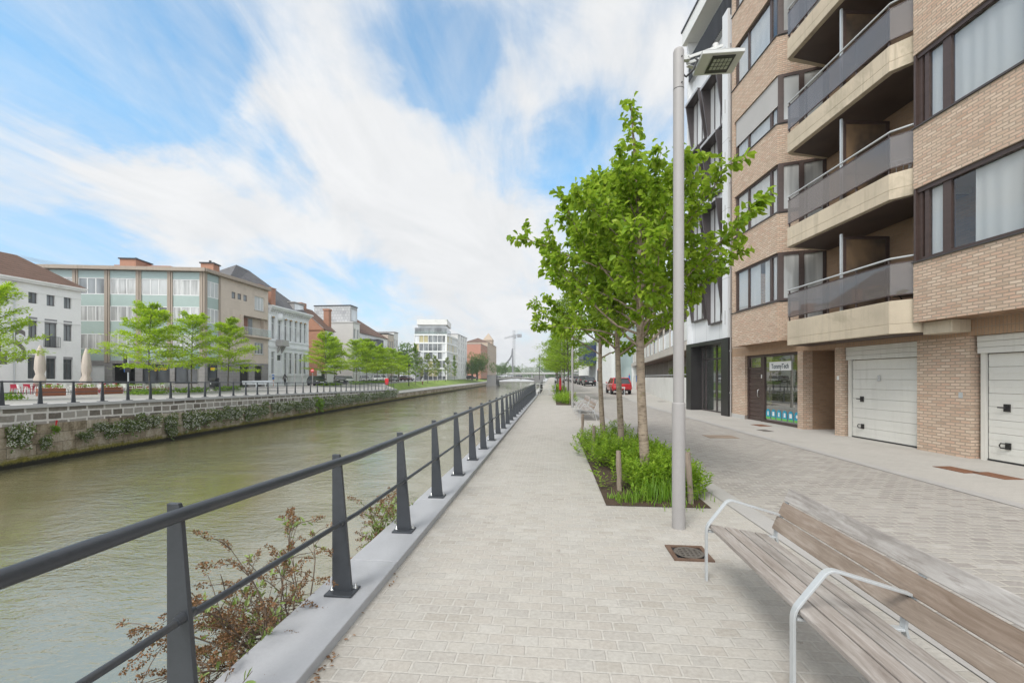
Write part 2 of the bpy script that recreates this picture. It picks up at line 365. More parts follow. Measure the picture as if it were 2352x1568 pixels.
# water
m,t=newmat('canal_water')
p=t.obj()
n1=t.noise(t.scaled(p,(1.0,2.4,1)),1.6,4,.6,.6); n2=t.noise(t.scaled(p,(1.0,1.7,1)),6.5,3,.55,.4); n3=t.noise(p,.28,3,.5,.5)
h=t.math('ADD',t.math('MULTIPLY',n1,.65),t.math('MULTIPLY',n2,.35))
h=t.math('MULTIPLY',h,t.n('MapRange',{0:n3,1:.35,2:.65,3:.25,4:1.0}).outputs[0])
col=t.ramp(t.noise(p,.11,4,.6),[(.3,(.135,.122,.048)),(.7,(.190,.176,.100))])
nb=bump(t,h,.55,.10)
df=t.n('BsdfDiffuse',{'Color':col,'Normal':nb}); gl=t.n('BsdfGlossy',{'Color':(1.0,.975,.93),'Roughness':.05,'Normal':nb})
fr=t.n('Fresnel',{'IOR':1.36,'Normal':nb}).outputs[0]
t.out(t.n('MixShader',{0:t.math('ADD',.27,t.math('MULTIPLY',fr,.73)),1:df,2:gl}))
WATER=-2.3
b=MB(); b.quad((-45,-60,WATER),(-2,-60,WATER),(-2,420,WATER),(-90,420,WATER)); struct(b.build('canal_water',m),'olive canal water','water')
# ---------------------------------------------------------------- near railing
RX=-1.58
def railing():
    r=thing('quay_railing','long dark grey railing with tapered flat posts along the near quay kerb','railing',(RX,0,0))
    BOW=lambda y: -.10*max(0.0,3.4-y)/1.55 if y>1.8 else -.103-.02*(1.8-y)
    pts=[(.01+BOW(y),y,1.065+gz(y)-.15*BOW(y)) for y in (-1.6,0,1.83,2.5,3.4,5,10,20,30,40)]
    MB().tube(pts,.031,14).build('handrail',M['railpaint'],r)
    pts=[(.005+BOW(y),y,.60+gz(y)) for y in (-1.6,0,1.83,2.5,3.4,5,10,20,30,40)]
    MB().tube(pts,.0175,10).build('lower_rail',M['railpaint'],r)
    def postmesh():
        b=MB(); y0,y1=-.0125,.0125
        prof=[(-.072,.085),(.082,.085),(-.006,1.085),(-.018,1.115),(-.072,1.115)]
        b.ext([(x,y0,z) for x,z in prof],(0,y1-y0,0)); return b
    def platemesh(): return MB().box(-.10,.11,-.085,.085,.071,.087)
    def boss(): return MB().tube([(.006,-.05,.60),(.006,-.013,.60)],[.020,.026],10).tube([(.006,.013,.60),(.006,.05,.60)],[.026,.020],10)
    def boltmesh():
        b=MB(); b.lathe([(.019,.087),(.019,.092),(.013,.093),(.013,.104),(.008,.108),(.006,.118),(.001,.121)],10); return b
    first=None
    ys=[1.84+1.33*i for i in range(-2,29)]
    for i,y in enumerate(ys):
        z=gz(y)
        if first is None:
            p=postmesh().build('post',M['railpaint'],r,(BOW(y),y,z),bevel=.003)
            pl=platemesh().build('base_plate',M['railpaint'],p,bevel=.003)
            MB.build(boss(),'rail_boss',M['railpaint'],p)
            for dx,dy in ((-.075,0),(.085,.045)): boltmesh().build('bolt',M['steel'],p,(dx,dy,0))
            first=p
        else:
            q=dup(first,loc=(BOW(y),y,z+(.01 if y<2 else 0)),parent=r)
    for y in (3.72,9.1,14.4,19.7,25): MB().tube([(.01,y,1.065),(.01,y+.012,1.065)],.0318,14).build('joint_sleeve',M['blackplastic'],r)
    return r
railing()
# landing gate and lifebuoy at the far end of the railing
def gate():
    g=thing('landing_gate','low metal barrier frame around the jetty gangway at the end of the near railing','gate',(-1.55,40.2,.05))
    b=MB()
    for x in (-.55,0,.35,1.2,1.75): b.bar((x,0,0),(x,0,1.05),.06,.06)
    for z in (.08,.55,1.05): b.bar((-.55,0,z),(1.75,0,z),.05,.05)
    b.build('frame',M['steel'],g)
    b=MB(); b.box(1.7,1.82,-.02,5,0,1.1); b.build('side_panel',M['darkmetal'],g)
    b=MB()
    for y in np.arange(.6,12,1.3): b.bar((.32,y,0),(.32,y,1.05),.05,.05)
    b.bar((.32,0,1.05),(.32,12,1.25),.06,.06); b.bar((.32,0,.5),(.32,12,.7),.04,.04); b.build('gangway_rail',M['darkmetal'],g)
    l=thing('lifebuoy_stand','red lifebuoy cabinet on a post beside the near jetty gate','lifebuoy',(.66,39.3,.05))
    b=MB(); b.lathe([(.04,0),(.04,1.75)],8); b.build('post',M['darkmetal'],l)
    b=MB(); b.box(-.10,.10,-.3,.3,.5,1.42); b.box(-.08,.08,-.24,.24,1.42,1.58); b.build('cabinet',M['redpaint'],l,bevel=.08,seg=3)
gate()
# ---------------------------------------------------------------- benches
def woodmat(name,a,b_,c):
    m,t=newmat(name); p=t.obj()
    ri=t.n('ObjectInfo').outputs['Random']
    off=t.n('CombineXYZ',{0:t.math('MULTIPLY',ri,7.0),1:t.math('MULTIPLY',ri,31.0),2:0.0}).outputs[0]
    p=t.n('VectorMath',{0:p,1:off},operation='ADD').outputs[0]
    w=t.n('TexNoise',{'Vector':t.scaled(p,(3,.55,3)),'Scale':2.2,'Detail':3}).outputs[1]
    q=t.n('VectorMath',{0:t.scaled(p,(17,.8,17)),1:t.n('VectorMath',{0:w,'Scale':3.4},operation='SCALE').outputs[0]},operation='ADD').outputs[0]
    g=t.noise(q,1.6,6,.66); big=t.noise(t.scaled(p,(2,.7,2)),2.0,5,.6,.5)
    tone=t.math('ADD',t.math('MULTIPLY',g,.55),t.math('MULTIPLY',big,.45))
    c0=t.ramp(tone,[(.34,a),(.5,b_),(.66,c)])
    c1=t.mix(t.math('MULTIPLY',ri,.5),c0,t.mix(.5,c0,(.22,.145,.10)))
    dk=t.ramp(t.noise(t.scaled(p,(10,.9,10)),2.4,5,.7,.6),[(.57,0.0),(.68,1.0)])
    c2=t.mix(t.math('MULTIPLY',dk,.45),c1,(.14,.11,.09))
    t.out(bsdf(t,c2,t.math('ADD',.55,t.math('MULTIPLY',g,.3)),spec=.25,normal=bump(t,g,.35,.004))); return m
m_seat=woodmat('weathered_bench_wood',(.19,.17,.155),(.33,.308,.288),(.49,.47,.45))
m_back=woodmat('brown_bench_wood',(.17,.13,.10),(.265,.215,.175),(.41,.36,.315))
def arm_frame(y,bk=True):
    """one bent flat bar: front foot, up, in over the seat, back to the backrest; plus the raked rear leg"""
    def rounded(pts,r=.05,n=5):
        out=[Vector(pts[0])]
        for i in range(1,len(pts)-1):
            a,b,c=Vector(pts[i-1]),Vector(pts[i]),Vector(pts[i+1])
            p=b+(a-b).normalized()*r; q=b+(c-b).normalized()*r
            for k in range(n+1):
                u=k/n; out.append((p*(1-u)**2)+(b*2*u*(1-u))+(q*u*u))
        out.append(Vector(pts[-1])); return out
    def flat(b,pts,w,th):
        L=[]
        for i,p in enumerate(pts):
            tg=(pts[min(i+1,len(pts)-1)]-pts[max(i-1,0)]).normalized()
            nn=Vector((tg.z,0,-tg.x))
            L.append((p+nn*th/2,p-nn*th/2))
        vs=[];fs=[]
        for a,c in L: vs+= [(a.x,y-w/2,a.z),(a.x,y+w/2,a.z),(c.x,y+w/2,c.z),(c.x,y-w/2,c.z)]
        for i in range(len(L)-1):
            for j in range(4): fs.append((4*i+j,4*i+(j+1)%4,4*i+4+(j+1)%4,4*i+4+j))
        b.add(vs,fs,0,False); b.add(vs[:4],[(0,1,2,3)]); b.add(vs[-4:],[(3,2,1,0)])
    b=MB(); flat(b,rounded([(-.012,0,0),(-.012,0,.45),(.165,0,.685),(.60,0,.56)],.045),.042,.014)
    flat(b,rounded([(.64,0,0),(.535,0,.395),(.545,0,.46),(.662,0,.745)],.03),.042,.014)
    flat(b,[Vector((0,0,.415)),Vector((.53,0,.385))],.042,.014)
    return b
def bench(label,loc,n_arms,length,group='slatted benches on the promenade'):
    r=thing('park_bench',label,'bench',loc,0,group)
    L0,L1=-length,0.0
    sx=[(.015,.128),(.140,.248),(.260,.368),(.380,.475)]
    for i,(a,c) in enumerate(sx):
        zt=.470-.07*(a/.48); zc=.470-.07*(c/.48)
        b=MB(); b.ext([(a,L0,zt),(c,L0,zc),(c,L0,zc-.032),(a,L0,zt-.032)],(0,length,0)); b.build('seat_slat',m_seat,r,bevel=.006)
    d=Vector((.385,0,.923)); nrm=Vector((.923,0,-.385)); o=Vector((.515,0,.452))
    for i,(a,c) in enumerate(((.0,.112),(.124,.236),(.248,.36))):
        p=o+d*a; q=o+d*c; b=MB()
        b.ext([(p.x,L0,p.z),(q.x,L0,q.z),(q.x+nrm.x*.03,L0,q.z+nrm.z*.03),(p.x+nrm.x*.03,L0,p.z+nrm.z*.03)],(0,length,0))
        b.build('back_slat',m_back if i<2 else m_seat,r,bevel=.006)
    for k in range(n_arms):
        y=L1-.02-k*(length-.04)/(n_arms-1)
        arm_frame(y).build('arm_frame',M['galv'],r,bevel=.0025)
    return r
bench('weathered wooden bench with pale metal armrests in the near foreground',(1.29,3.80,0),3,2.68)
bench('nearer of the two slatted benches beside the road past the first planting bed',(1.06,19.75,0),3,2.62)
bench('farther of the two slatted benches, next to the second lamp post',(1.03,22.75,0),3,2.62)
# ---------------------------------------------------------------- brick apartment block on the right
m_brick=brickmat('buff_brick',[(.50,.34,.245),(.68,.53,.41),(.58,.43,.33),(.61,.40,.295),(.73,.60,.48),(.45,.33,.245)],(.40,.325,.255),.205,.066,.012,1.0,big=.8,mottle=.30,irr=.012,stain=(.46,.35,.26))
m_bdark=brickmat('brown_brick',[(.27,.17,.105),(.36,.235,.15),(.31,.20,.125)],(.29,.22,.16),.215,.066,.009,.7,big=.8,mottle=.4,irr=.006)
m_soldier=brickmat('soldier_brick',[(.38,.25,.16),(.46,.31,.20),(.42,.275,.18)],(.36,.29,.22),.066,.34,.008,.6,offset=0,big=.8,mottle=.4)
m_brown=pm('brown_window_frame',(.065,.042,.036),.42,0,.18,3,stretch=(1,1,4))
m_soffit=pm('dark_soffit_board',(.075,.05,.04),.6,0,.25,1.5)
m_gar=pm('garage_door_enamel',(.66,.645,.60),.38,0,.03,.8,bmp=.05,bs=200,dirt=(.60,.585,.54),streak=(.50,.48,.43))
m_sill=pm('sill_slate',(.06,.055,.055),.5)
YR=math.atan2(1,-.011)                     # the block's front runs almost straight along the view
Fw=Vector((-SN,CS,0)); Rw=Vector((CS,SN,0))
bx=(-Fw+Rw*.011).normalized(); BRZ=math.atan2(bx.y,bx.x)
BO=at(1681,18.70,0.0)
def drape(x0,x1,y,z0,z1,parent,seed):
    """sheer curtain hanging in folds behind the glass"""
    r=random.Random(seed); n=int((x1-x0)/.025); v=[]; ph=r.random()*6
    for i in range(n+1): x=x0+(x1-x0)*i/n; o=.008*math.sin(x*22+ph+1.8*math.sin(x*3.1)); v+=[(x,y+o,z0),(x,y+o*.6,z1)]
    MB().add(v,[(2*i,2*i+2,2*i+3,2*i+1) for i in range(n)],0,True).build('curtain',M['sheer'],parent)
def brick_block():
    r=thing('apartment_building','buff brick apartment block with brown framed windows and stacked concrete balconies','apartment building',BO,BRZ)
    T=.6; FL=2.97; NF=5
    # ground floor: piers and soldier course
    b=MB(); w=.32
    for s0,s1 in ((0,1.03),(4.23,4.49),(5.88,6.14),(8.45,9.62),(12.0,16)): b.box(s0,s1,0,w,0,2.56)
    b.box(0,16,-.004,w,2.90,3.2); b.build('ground_wall',m_brick,r)
    b=MB(); b.box(0,16,-.003,.9,2.56,2.90); b.build('lintel_course',m_soldier,r)
    b=MB(); b.box(0,1.03,-.03,.3,0,.16); b.build('plinth',M['concrete'],r)
    # entrance passage
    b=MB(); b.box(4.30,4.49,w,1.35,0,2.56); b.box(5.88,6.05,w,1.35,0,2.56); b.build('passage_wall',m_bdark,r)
    b=MB(); b.box(4.49,5.88,1.20,1.35,0,2.56); b.build('passage_door',M['darkmetal'],r)
    b=MB(); b.box(5.97,6.04,-.012,0,1.62,1.74); b.build('bell_plate',M['white'],r)
    # shop front: plank door with a light above, big pane
    f=MB(); f.box(1.03,4.23,.10,.20,2.46,2.56)
    for s in (1.03,1.96,4.15): f.box(s,s+.09,.10,.20,0,2.46)
    f.box(2.05,2.17,.10,.20,0,2.46); f.box(2.17,4.15,.10,.22,0,.10); f.box(1.12,1.96,.10,.20,2.02,2.09)
    fr=f.build('shop_frame',m_brown,r)
    b=MB()
    for i in range(12): b.box(1.12,1.96,.13+.006*(i%2),.19,.02+i*.1665,.02+(i+1)*.1665-.010)
    d=b.build('door',m_brown,r)
    b=MB(); b.tube([(1.80,.13,.93),(1.80,.07,.95),(1.80,.07,1.20),(1.80,.13,1.22)],.014,8); b.build('handle',M['steel'],d)
    b=MB(); b.box(2.0,2.04,.088,.10,1.66,1.80); b.build('door_bell',M['white'],d)
    b=MB(); b.box(1.12,1.96,.15,.16,2.09,2.46); b.build('door_light',M['shopglass'],r)
    b=MB(); b.box(2.17,4.15,.15,.162,.10,2.46); b.build('shop_pane',M['shopglass'],r)
    b=MB(); b.box(1.2,4.4,2.2,2.3,0,2.6); b.box(1.2,4.25,.23,2.2,-.02,.03); b.box(2.3,4.1,.26,.30,.06,.66); b.build('shop_interior',pm('shop_room',(.12,.125,.11),.8,0,.4,1.2),r)
    b=MB(); b.box(2.6,3.3,1.0,1.6,.03,.95); b.box(3.4,3.9,1.3,1.8,.03,1.15); b.build('shop_counter',M['blackplastic'],r)
    # garages
    for (s0,s1) in ((6.20,8.43),(9.70,12.0)):
        y0=.16; g=MB()
        n=8; h=2.14/n
        for i in range(n):
            g.box(s0+.11,s1-.02,y0+.03,y0+.08,.04+i*h,.04+(i+1)*h-.006)
            g.box(s0+.11,s1-.02,y0+.026,y0+.03,.04+i*h+h*.5,.04+(i+1)*h-.006)
        go=g.build('garage_door',m_gar,r,bevel=.003)
        b=MB(); b.box(s0,s0+.09,y0-.02,y0+.1,0,2.19); b.build('jamb',m_gar,r)
        b=MB(); b.box(s0+.09,s0+.11,y0+.04,y0+.06,0,2.19); b.box(s0+.09,s1,y0+.02,y0+.07,0,.04); b.build('seal',M['blackplastic'],go)
        b=MB()
        for i in range(3): b.box(s0-.02,s1+.01,y0-.07-.004*i,y0+.1,2.19+i*.122,2.19+(i+1)*.122-.005)
        b.build('shutter_box',m_gar,r,bevel=.004)
        hx=s0+.44
        b=MB(); b.box(hx-.05,hx+.06,y0+.005,y0+.025,1.02,1.17); b.tube([(hx,y0+.01,1.10),(hx,y0-.04,1.10),(hx-.11,y0-.045,1.10)],.013,8); b.build('handle',M['darkmetal'],go)
        b=MB(); b.box(hx-.02,hx+.07,y0+.005,y0+.025,.28,.41); b.tube([(hx+.05,y0+.0,.39),(hx-.07,y0-.03,.39),(hx-.09,y0-.03,.345),(hx-.07,y0-.03,.30),(hx+.05,y0+.0,.30)],.012,8); b.build('foot_grip',M['darkmetal'],go)
    b=MB(); b.box(9.40,9.48,-.01,0,1.26,1.38); b.build('meter_plate',M['galv'],r)
    # bays
    side=((4.06,-T),(4.58,.7))
    def bay_poly(k):
        return [(1.16,-T),(4.06,-T),(4.58,.7),(4.58,1.0),(1.16,1.0)] if k==0 else [(8.99,-T),(16,-T),(16,1.0),(9.15,1.0),(9.05,-.1)]
    for k in (0,1):
        P=bay_poly(k); b=MB()
        b.prism(P,2.92,4.23)
        for i in range(1,NF+1):
            z0=5.87+FL*(i-1); b.prism(P,z0,z0+FL-1.64)
        b.build('bay_wall',m_brick,r)
        for i in range(NF):
            z=4.23+FL*i; b=MB()
            b.prism([(x-.02 if j==0 else x+.02 if j==1 else x,y-.035 if j<2 else y) for j,(x,y) in enumerate(P)],z,z+.025); b.build('window_sill',m_sill,r)
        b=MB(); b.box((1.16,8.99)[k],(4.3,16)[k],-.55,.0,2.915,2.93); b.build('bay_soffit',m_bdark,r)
    # back wall and ceilings of the loggias
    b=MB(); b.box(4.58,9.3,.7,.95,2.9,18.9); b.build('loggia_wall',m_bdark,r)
    # windows
    curt=[M['paneSky'],M['curtain'],M['curtain2'],M['paneSky'],M['curtain2']]
    for i in range(NF):
        z0=4.255+FL*i; z1=5.87+FL*i; zf=z0+.0; y=-T+.07
        # left bay front
        f=MB(); f.box(1.35,4.10,y,y+.09,z0,z0+.07); f.box(1.35,4.10,y,y+.09,z1-.07,z1)
        for a,c in ((1.35,1.46),(2.20,2.28),(3.58,3.70),(3.98,4.10)): f.box(a,c,y+.001,y+.088,z0+.07,z1-.07)
        fr=f.build('window',m_brown,r)
        b=MB(); b.box(1.46,2.20,y+.03,y+.05,z0+.07,z1-.07); b.box(2.28,3.58,y+.03,y+.05,z0+.07,z1-.07); b.box(3.70,3.98,y+.03,y+.05,z0+.07,z1-.07)
        b.build('pane',M['winglass'],fr)
        for (c0,c1) in (((1.40,2.9),(3.2,4.02)),((1.40,4.02),),((1.40,4.02),),((1.40,3.6),),((1.40,2.0),(2.3,4.02)))[i]: drape(c0,c1,y+.075,z0,z1,fr,i)
        if i==2:
            b=MB(); b.box(1.40,4.06,y-.02,y-.004,z0+.62,z1-.01); b.build('sun_screen',pm('grey_sun_screen',(.42,.41,.40),.8,0,.05,1),fr)
        b=MB(); b.box(1.16,1.35,-T,-.2,z0,z1); b.build('bay_pier',m_brick,r)
        # window in the bay's side, looking onto the balcony
        f=MB(); p=Vector((4.10,-T+.03,0)); q=Vector((4.60,.69,0)); dd=(q-p)
        def seg(mb,a,c,za,zb,off,th):
            n=Vector((dd.y,-dd.x,0)).normalized(); A=p+dd*a+n*off; B=p+dd*c+n*off
            mb.ext([(A.x,A.y,za),(B.x,B.y,za),(B.x-n.x*th,B.y-n.y*th,za),(A.x-n.x*th,A.y-n.y*th,za)],(0,0,zb-za))
        for a,c in ((.0,.12),(.44,.55),(.93,1.0)): seg(f,a,c,z0-.6 if a>.3 else z0,z1,.02,.12)
        seg(f,.12,.44,z0,z0+.08,.018,.1); seg(f,.12,.93,z1-.1,z1,.018,.1)
        fr2=f.build('window',m_brown,r)
        b=MB(); seg(b,.12,.44,z0+.08,z1-.1,-.02,.02); seg(b,.55,.93,z0-.6,z1-.1,-.02,.02); b.build('pane',M['curtain'] if i!=2 else M['curtain2'],fr2)
        # right bay
        f=MB(); f.box(9.04,16,y,y+.1,z0,z0+.08); f.box(9.04,16,y-.03,y+.1,z1-.10,z1)
        for a,c in ((9.04,9.13),(9.19,9.28),(9.58,9.75),(11.02,11.16),(12.6,12.75)): f.box(a,c,y+.001,y+.098,z0+.08,z1-.10)
        fr3=f.build('window',m_brown,r)
        b=MB()
        for a,c in ((9.28,9.58),(9.75,11.02),(11.16,12.6),(12.75,16)): b.box(a,c,y+.035,y+.055,z0+.08,z1-.10)
        b.build('pane',M['winglass'],fr3)
        for (c0,c1) in (((9.2,9.72),(10.15,11.3)),((9.15,11.9),),((9.15,10.6),(10.62,13)),((9.15,16),),((9.15,12),))[i]: drape(c0,c1,y+.085,z0,z1,fr3,i+7)
        b=MB(); b.box(8.99,9.04,-T+.01,-.1,z0,z1); b.build('bay_corner',m_brown,r)
    # balconies
    poly=[(4.82,-.62),(4.93,-.80),(8.60,-.80),(9.02,-.46)]
    def ribbon(mb,off,th,z0,z1,pl=poly[1:],m=0):
        """thin upright sheet along the balcony front"""
        n=len(pl); o=[]; 
        for j,(x,y) in enumerate(pl):
            a=Vector(pl[max(j-1,0)]); c=Vector(pl[min(j+1,n-1)]); tg=(c-a).normalized(); nn=Vector((tg.y,-tg.x)); o.append((Vector((x,y))+nn*off,Vector((x,y))+nn*(off-th)))
        for j in range(n-1):
            a,b_,c,d=o[j][0],o[j+1][0],o[j+1][1],o[j][1]
            mb.prism([(a.x,a.y),(b_.x,b_.y),(c.x,c.y),(d.x,d.y)],z0,z1,m)
    for i in range(NF):
        zb=2.70 if i==0 else 5.80+FL*(i-1); zt=3.46 if i==0 else 6.40+FL*(i-1)
        slab=MB(); slab.prism([(4.55,.7),(4.82,-.62),(4.93,-.80),(8.60,-.80),(9.02,-.46),(9.02,.7)],zb,zb+.22)
        ribbon(slab,-.001,.14,zb+.22,zt,poly)
        if i==0: slab.box(9.03,9.66,-.42,-.01,2.64,2.91)
        s_=slab.build('balcony',M['bgconc'],r,bevel=.012)
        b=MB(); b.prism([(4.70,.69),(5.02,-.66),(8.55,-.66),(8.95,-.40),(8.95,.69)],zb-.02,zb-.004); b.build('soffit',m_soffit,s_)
        g=MB(); ribbon(g,-.02,.012,zt+.14,zt+.84); g.build('glass_screen',M['smoked'],s_)
        e=MB(); ribbon(e,-.015,.025,zt+.115,zt+.14); ribbon(e,-.015,.025,zt+.84,zt+.865)
        for j,s in enumerate((4.97,5.75,6.62,7.60,8.55)): e.box(s-.02,s+.02,-.765,-.735,zt-.02,zt+.95)
        e.box(8.96,9.0,-.50,-.47,zt-.02,zt+.95)
        e.build('glass_frame',m_brown,s_)
        MB().tube([(4.93,-.77,zt+.975),(8.60,-.77,zt+.975),(9.10,-.40,zt+.975)],.024,10).build('handrail',M['galv'],s_)
        # privacy screen across the balcony
        zf=zb+.25; k=MB(); s=6.92
        k.box(s,s+.05,-.60,-.52,zf,zb+2.80); k.box(s,s+.05,.56,.66,zf,zb+2.80); k.box(s,s+.05,-.52,.56,zb+2.72,zb+2.80); k.box(s,s+.05,-.52,.56,zb+1.35,zb+1.42)
        ps=k.build('privacy_screen',m_brown,r)
        k=MB(); k.box(s-.02,s+.04,-.645,-.60,zf,zb+2.86); k.build('screen_post',M['galv'],ps)
        k=MB(); k.box(s+.02,s+.03,-.52,.56,zf,zb+1.35); k.box(s+.02,s+.03,-.52,.56,zb+1.42,zb+2.72); k.build('ribbed_pane',m_ribbed,ps)
        k=MB(); k.tube([(8.5,.60,zb+.2),(8.5,.60,zb+FL)],.045,10); k.box(8.44,8.56,.50,.68,zb+1.9,zb+1.97); k.build('downpipe',M['lampgrey'],r)
    b=MB(); b.box(0,16,-.1,12,18.6,19.2); b.build('roof_edge',M['bgconc'],r)
    b=MB(); b.box(0.02,1.16,-.0,.3,3.2,18.6); b.box(0.0,.25,.3,12,0,18.6); b.box(1.1,16,1.06,1.2,0,18.6); b.build('rear_wall',m_brick,r)
    b=MB(); b.box(1.17,4.5,1.0,1.05,3,18.5); b.box(9.2,16,1.0,1.05,3,18.5); b.build('room_wall',M['room'],r)
    b=MB(); b.box(11.3,11.36,-.3,1.0,4.23,5.87); b.box(9.9,10.5,.3,.7,4.26,4.72); b.build('room_furniture',M['white'],r)
    b=MB()
    for i in range(7): b.box(-.02,.05,-.10,-.02,1.0+i*1.8,1.06+i*1.8)
    b.tube([(.02,-.06,0),(.02,-.06,16)],.032,8); b.build('corner_downpipe',M['lampgrey'],r)
    # leaning board seen through the lowest balcony glass
    return r
def ribbedmat():
    m,t=newmat('ribbed_screen_glass'); p=t.obj()
    x=t.n('SeparateXYZ',{0:p})
    a=t.math('SINE',t.math('MULTIPLY',x.outputs[1],190.0)); c=t.math('SINE',t.math('MULTIPLY',x.outputs[2],190.0))
    g=t.math('MAXIMUM',a,c)
    big=t.noise(p,1.1,3,.5)
    col=t.ramp(big,[(.40,(.06,.045,.035)),(.6,(.24,.15,.08))])
    col=t.mix(t.ramp(g,[(.72,0.0),(.95,1.0)]),col,(.16,.12,.09))
    t.out(bsdf(t,col,.2,spec=.5,normal=bump(t,g,.4,.003))); return m
m_ribbed=ribbedmat()
BB=brick_block()
def onblock(s,y,z): 
    v=Matrix.Rotation(BRZ,4,'Z') @ Vector((s,y,0)); return Vector((BO.x+v.x,BO.y+v.y,z))
def textmesh(name,body,size,mat_,parent=None,loc=(0,0,0),rot=(0,0,0),depth=.004,align='CENTER',xs=1.0,bold=0.0):
    cu=bpy.data.curves.new(name,'FONT'); cu.body=body; cu.size=size; cu.extrude=depth; cu.align_x=align; cu.align_y='CENTER'; cu.offset=bold
    o=bpy.data.objects.new(name+'_curve',cu); C.objects.link(o)
    me=bpy.data.meshes.new_from_object(o.evaluated_get(bpy.context.evaluated_depsgraph_get()))
    bpy.data.objects.remove(o); bpy.data.curves.remove(cu)
    me.name=name; me.materials.clear(); me.materials.append(mat_)
    o=bpy.data.objects.new(name,me); C.objects.link(o); o.location=loc; o.rotation_euler=rot; o.scale=(xs,1,1)
    if parent is not None: o.parent=parent
    return o
# shop sign and the six badges on the pane
sg=thing('shop_sign','white shop sign with dark lettering across the top of the shop window','sign',onblock(3.10,.13,2.10),BRZ)
MB().box(-.62,.62,-.01,.01,-.16,.16).build('board',M['white'],sg)
textmesh('lettering','TommyTech',.24,pm('slate_ink',(.06,.085,.10),.6),sg,(0,-.012,-.01),(rad(90),0,0),.002,xs=.80,bold=.004)
m_bl=pm('badge_blue',(.0,.27,.42),.35); m_gr=pm('badge_green',(.13,.42,.08),.35)
ICON=['tall box icon','hand icon','narrow box icon','slab icon','wide box icon','drop icon']
ORD=['first badge, next to the door','second badge from the door','third badge from the door','fourth badge from the door','fifth badge from the door','last badge, next to the brick pier']
for i in range(6):
    s=2.36+i*.325
    bd=thing('window_badge','blue and green badge with '+ICON[i]+', '+ORD[i],'sticker',onblock(s,.146,.33),BRZ,'badges along the foot of the shop window')
    b=MB(); pts=[(-.13,0,-.18),(.13,0,-.18)]+[(.13*math.cos(a),0,.03+.16*math.sin(a)) for a in np.linspace(0,PI,14)]
    b.ext(pts,(0,-.003,0)); b.build('disc',m_bl,bd)
    b=MB(); b.box(-.125,.125,-.006,-.0031,-.178,-.10); b.build('band',m_gr,bd)
    b=MB(); w_=(.04,.06,.035,.05,.07,.05)[i]
    if i==5: b.ext([(w_*math.cos(a),-.0032,.03+.06*math.sin(a)) for a in np.linspace(0,2*PI,12)[:-1]]+[],(0,-.003,0))
    else: b.ext([(-w_,-.0032,-.05),(w_,-.0032,-.05),(w_*.9,-.0032,.10),(-w_*.9,-.0032,.10)],(0,-.003,0))
    b.build('icon',M['white'],bd)
# garage ornament
o=MB(); o.lathe([(.0,-.07),(.05,-.07),(.05,-.05),(.03,-.03),(.028,.03),(.035,.06),(.0,.09)],10,(0,-.03,0)); tag(o.build('door_knocker',pm('pale_ornament',(.45,.45,.45),.4),None,onblock(7.18,.17,1.67)),'small pale ornament hanging on the white garage door','ornament')
# table on the lowest balcony
tb=thing('bistro_table','small round black metal table on the lowest balcony beside the brick bay','table',onblock(8.35,.0,2.95),BRZ)
MB().lathe([(.36,.70),(.36,.725),(.0,.727)],20).build('tabletop',M['darkmetal'],tb)
for k in range(3):
    a=k*2*PI/3+.3; MB().tube([(.30*math.cos(a),.30*math.sin(a),.70),(.10*math.cos(a),.10*math.sin(a),.45),(.05*math.cos(a),.05*math.sin(a),.2),(.24*math.cos(a),.24*math.sin(a),0)],.013,6).build('leg',M['darkmetal'],tb)
ch=thing('wire_chair','pale wire chair on the second balcony behind the smoked glass','chair',onblock(8.0,-.1,6.05),BRZ)
b=MB()
for k in range(6): b.tube([(.22*math.cos(k*.5-1.2),.22*math.sin(k*.5-1.2),.42),(.30*math.cos(k*.5-1.2),.30*math.sin(k*.5-1.2),.85)],.008,5)
b.tube([(.30*math.cos(a),.30*math.sin(a),.85) for a in np.linspace(-1.4,1.5,10)],.01,6); b.build('backrest',M['galv'],ch)
MB().lathe([(.22,.40),(.22,.43),(0,.435)],14).build('seat',M['galv'],ch)
for k in range(4): MB().tube([(.16*math.cos(k*PI/2),.16*math.sin(k*PI/2),.41),(.22*math.cos(k*PI/2),.22*math.sin(k*PI/2),0)],.01,6).build('leg',M['galv'],ch)
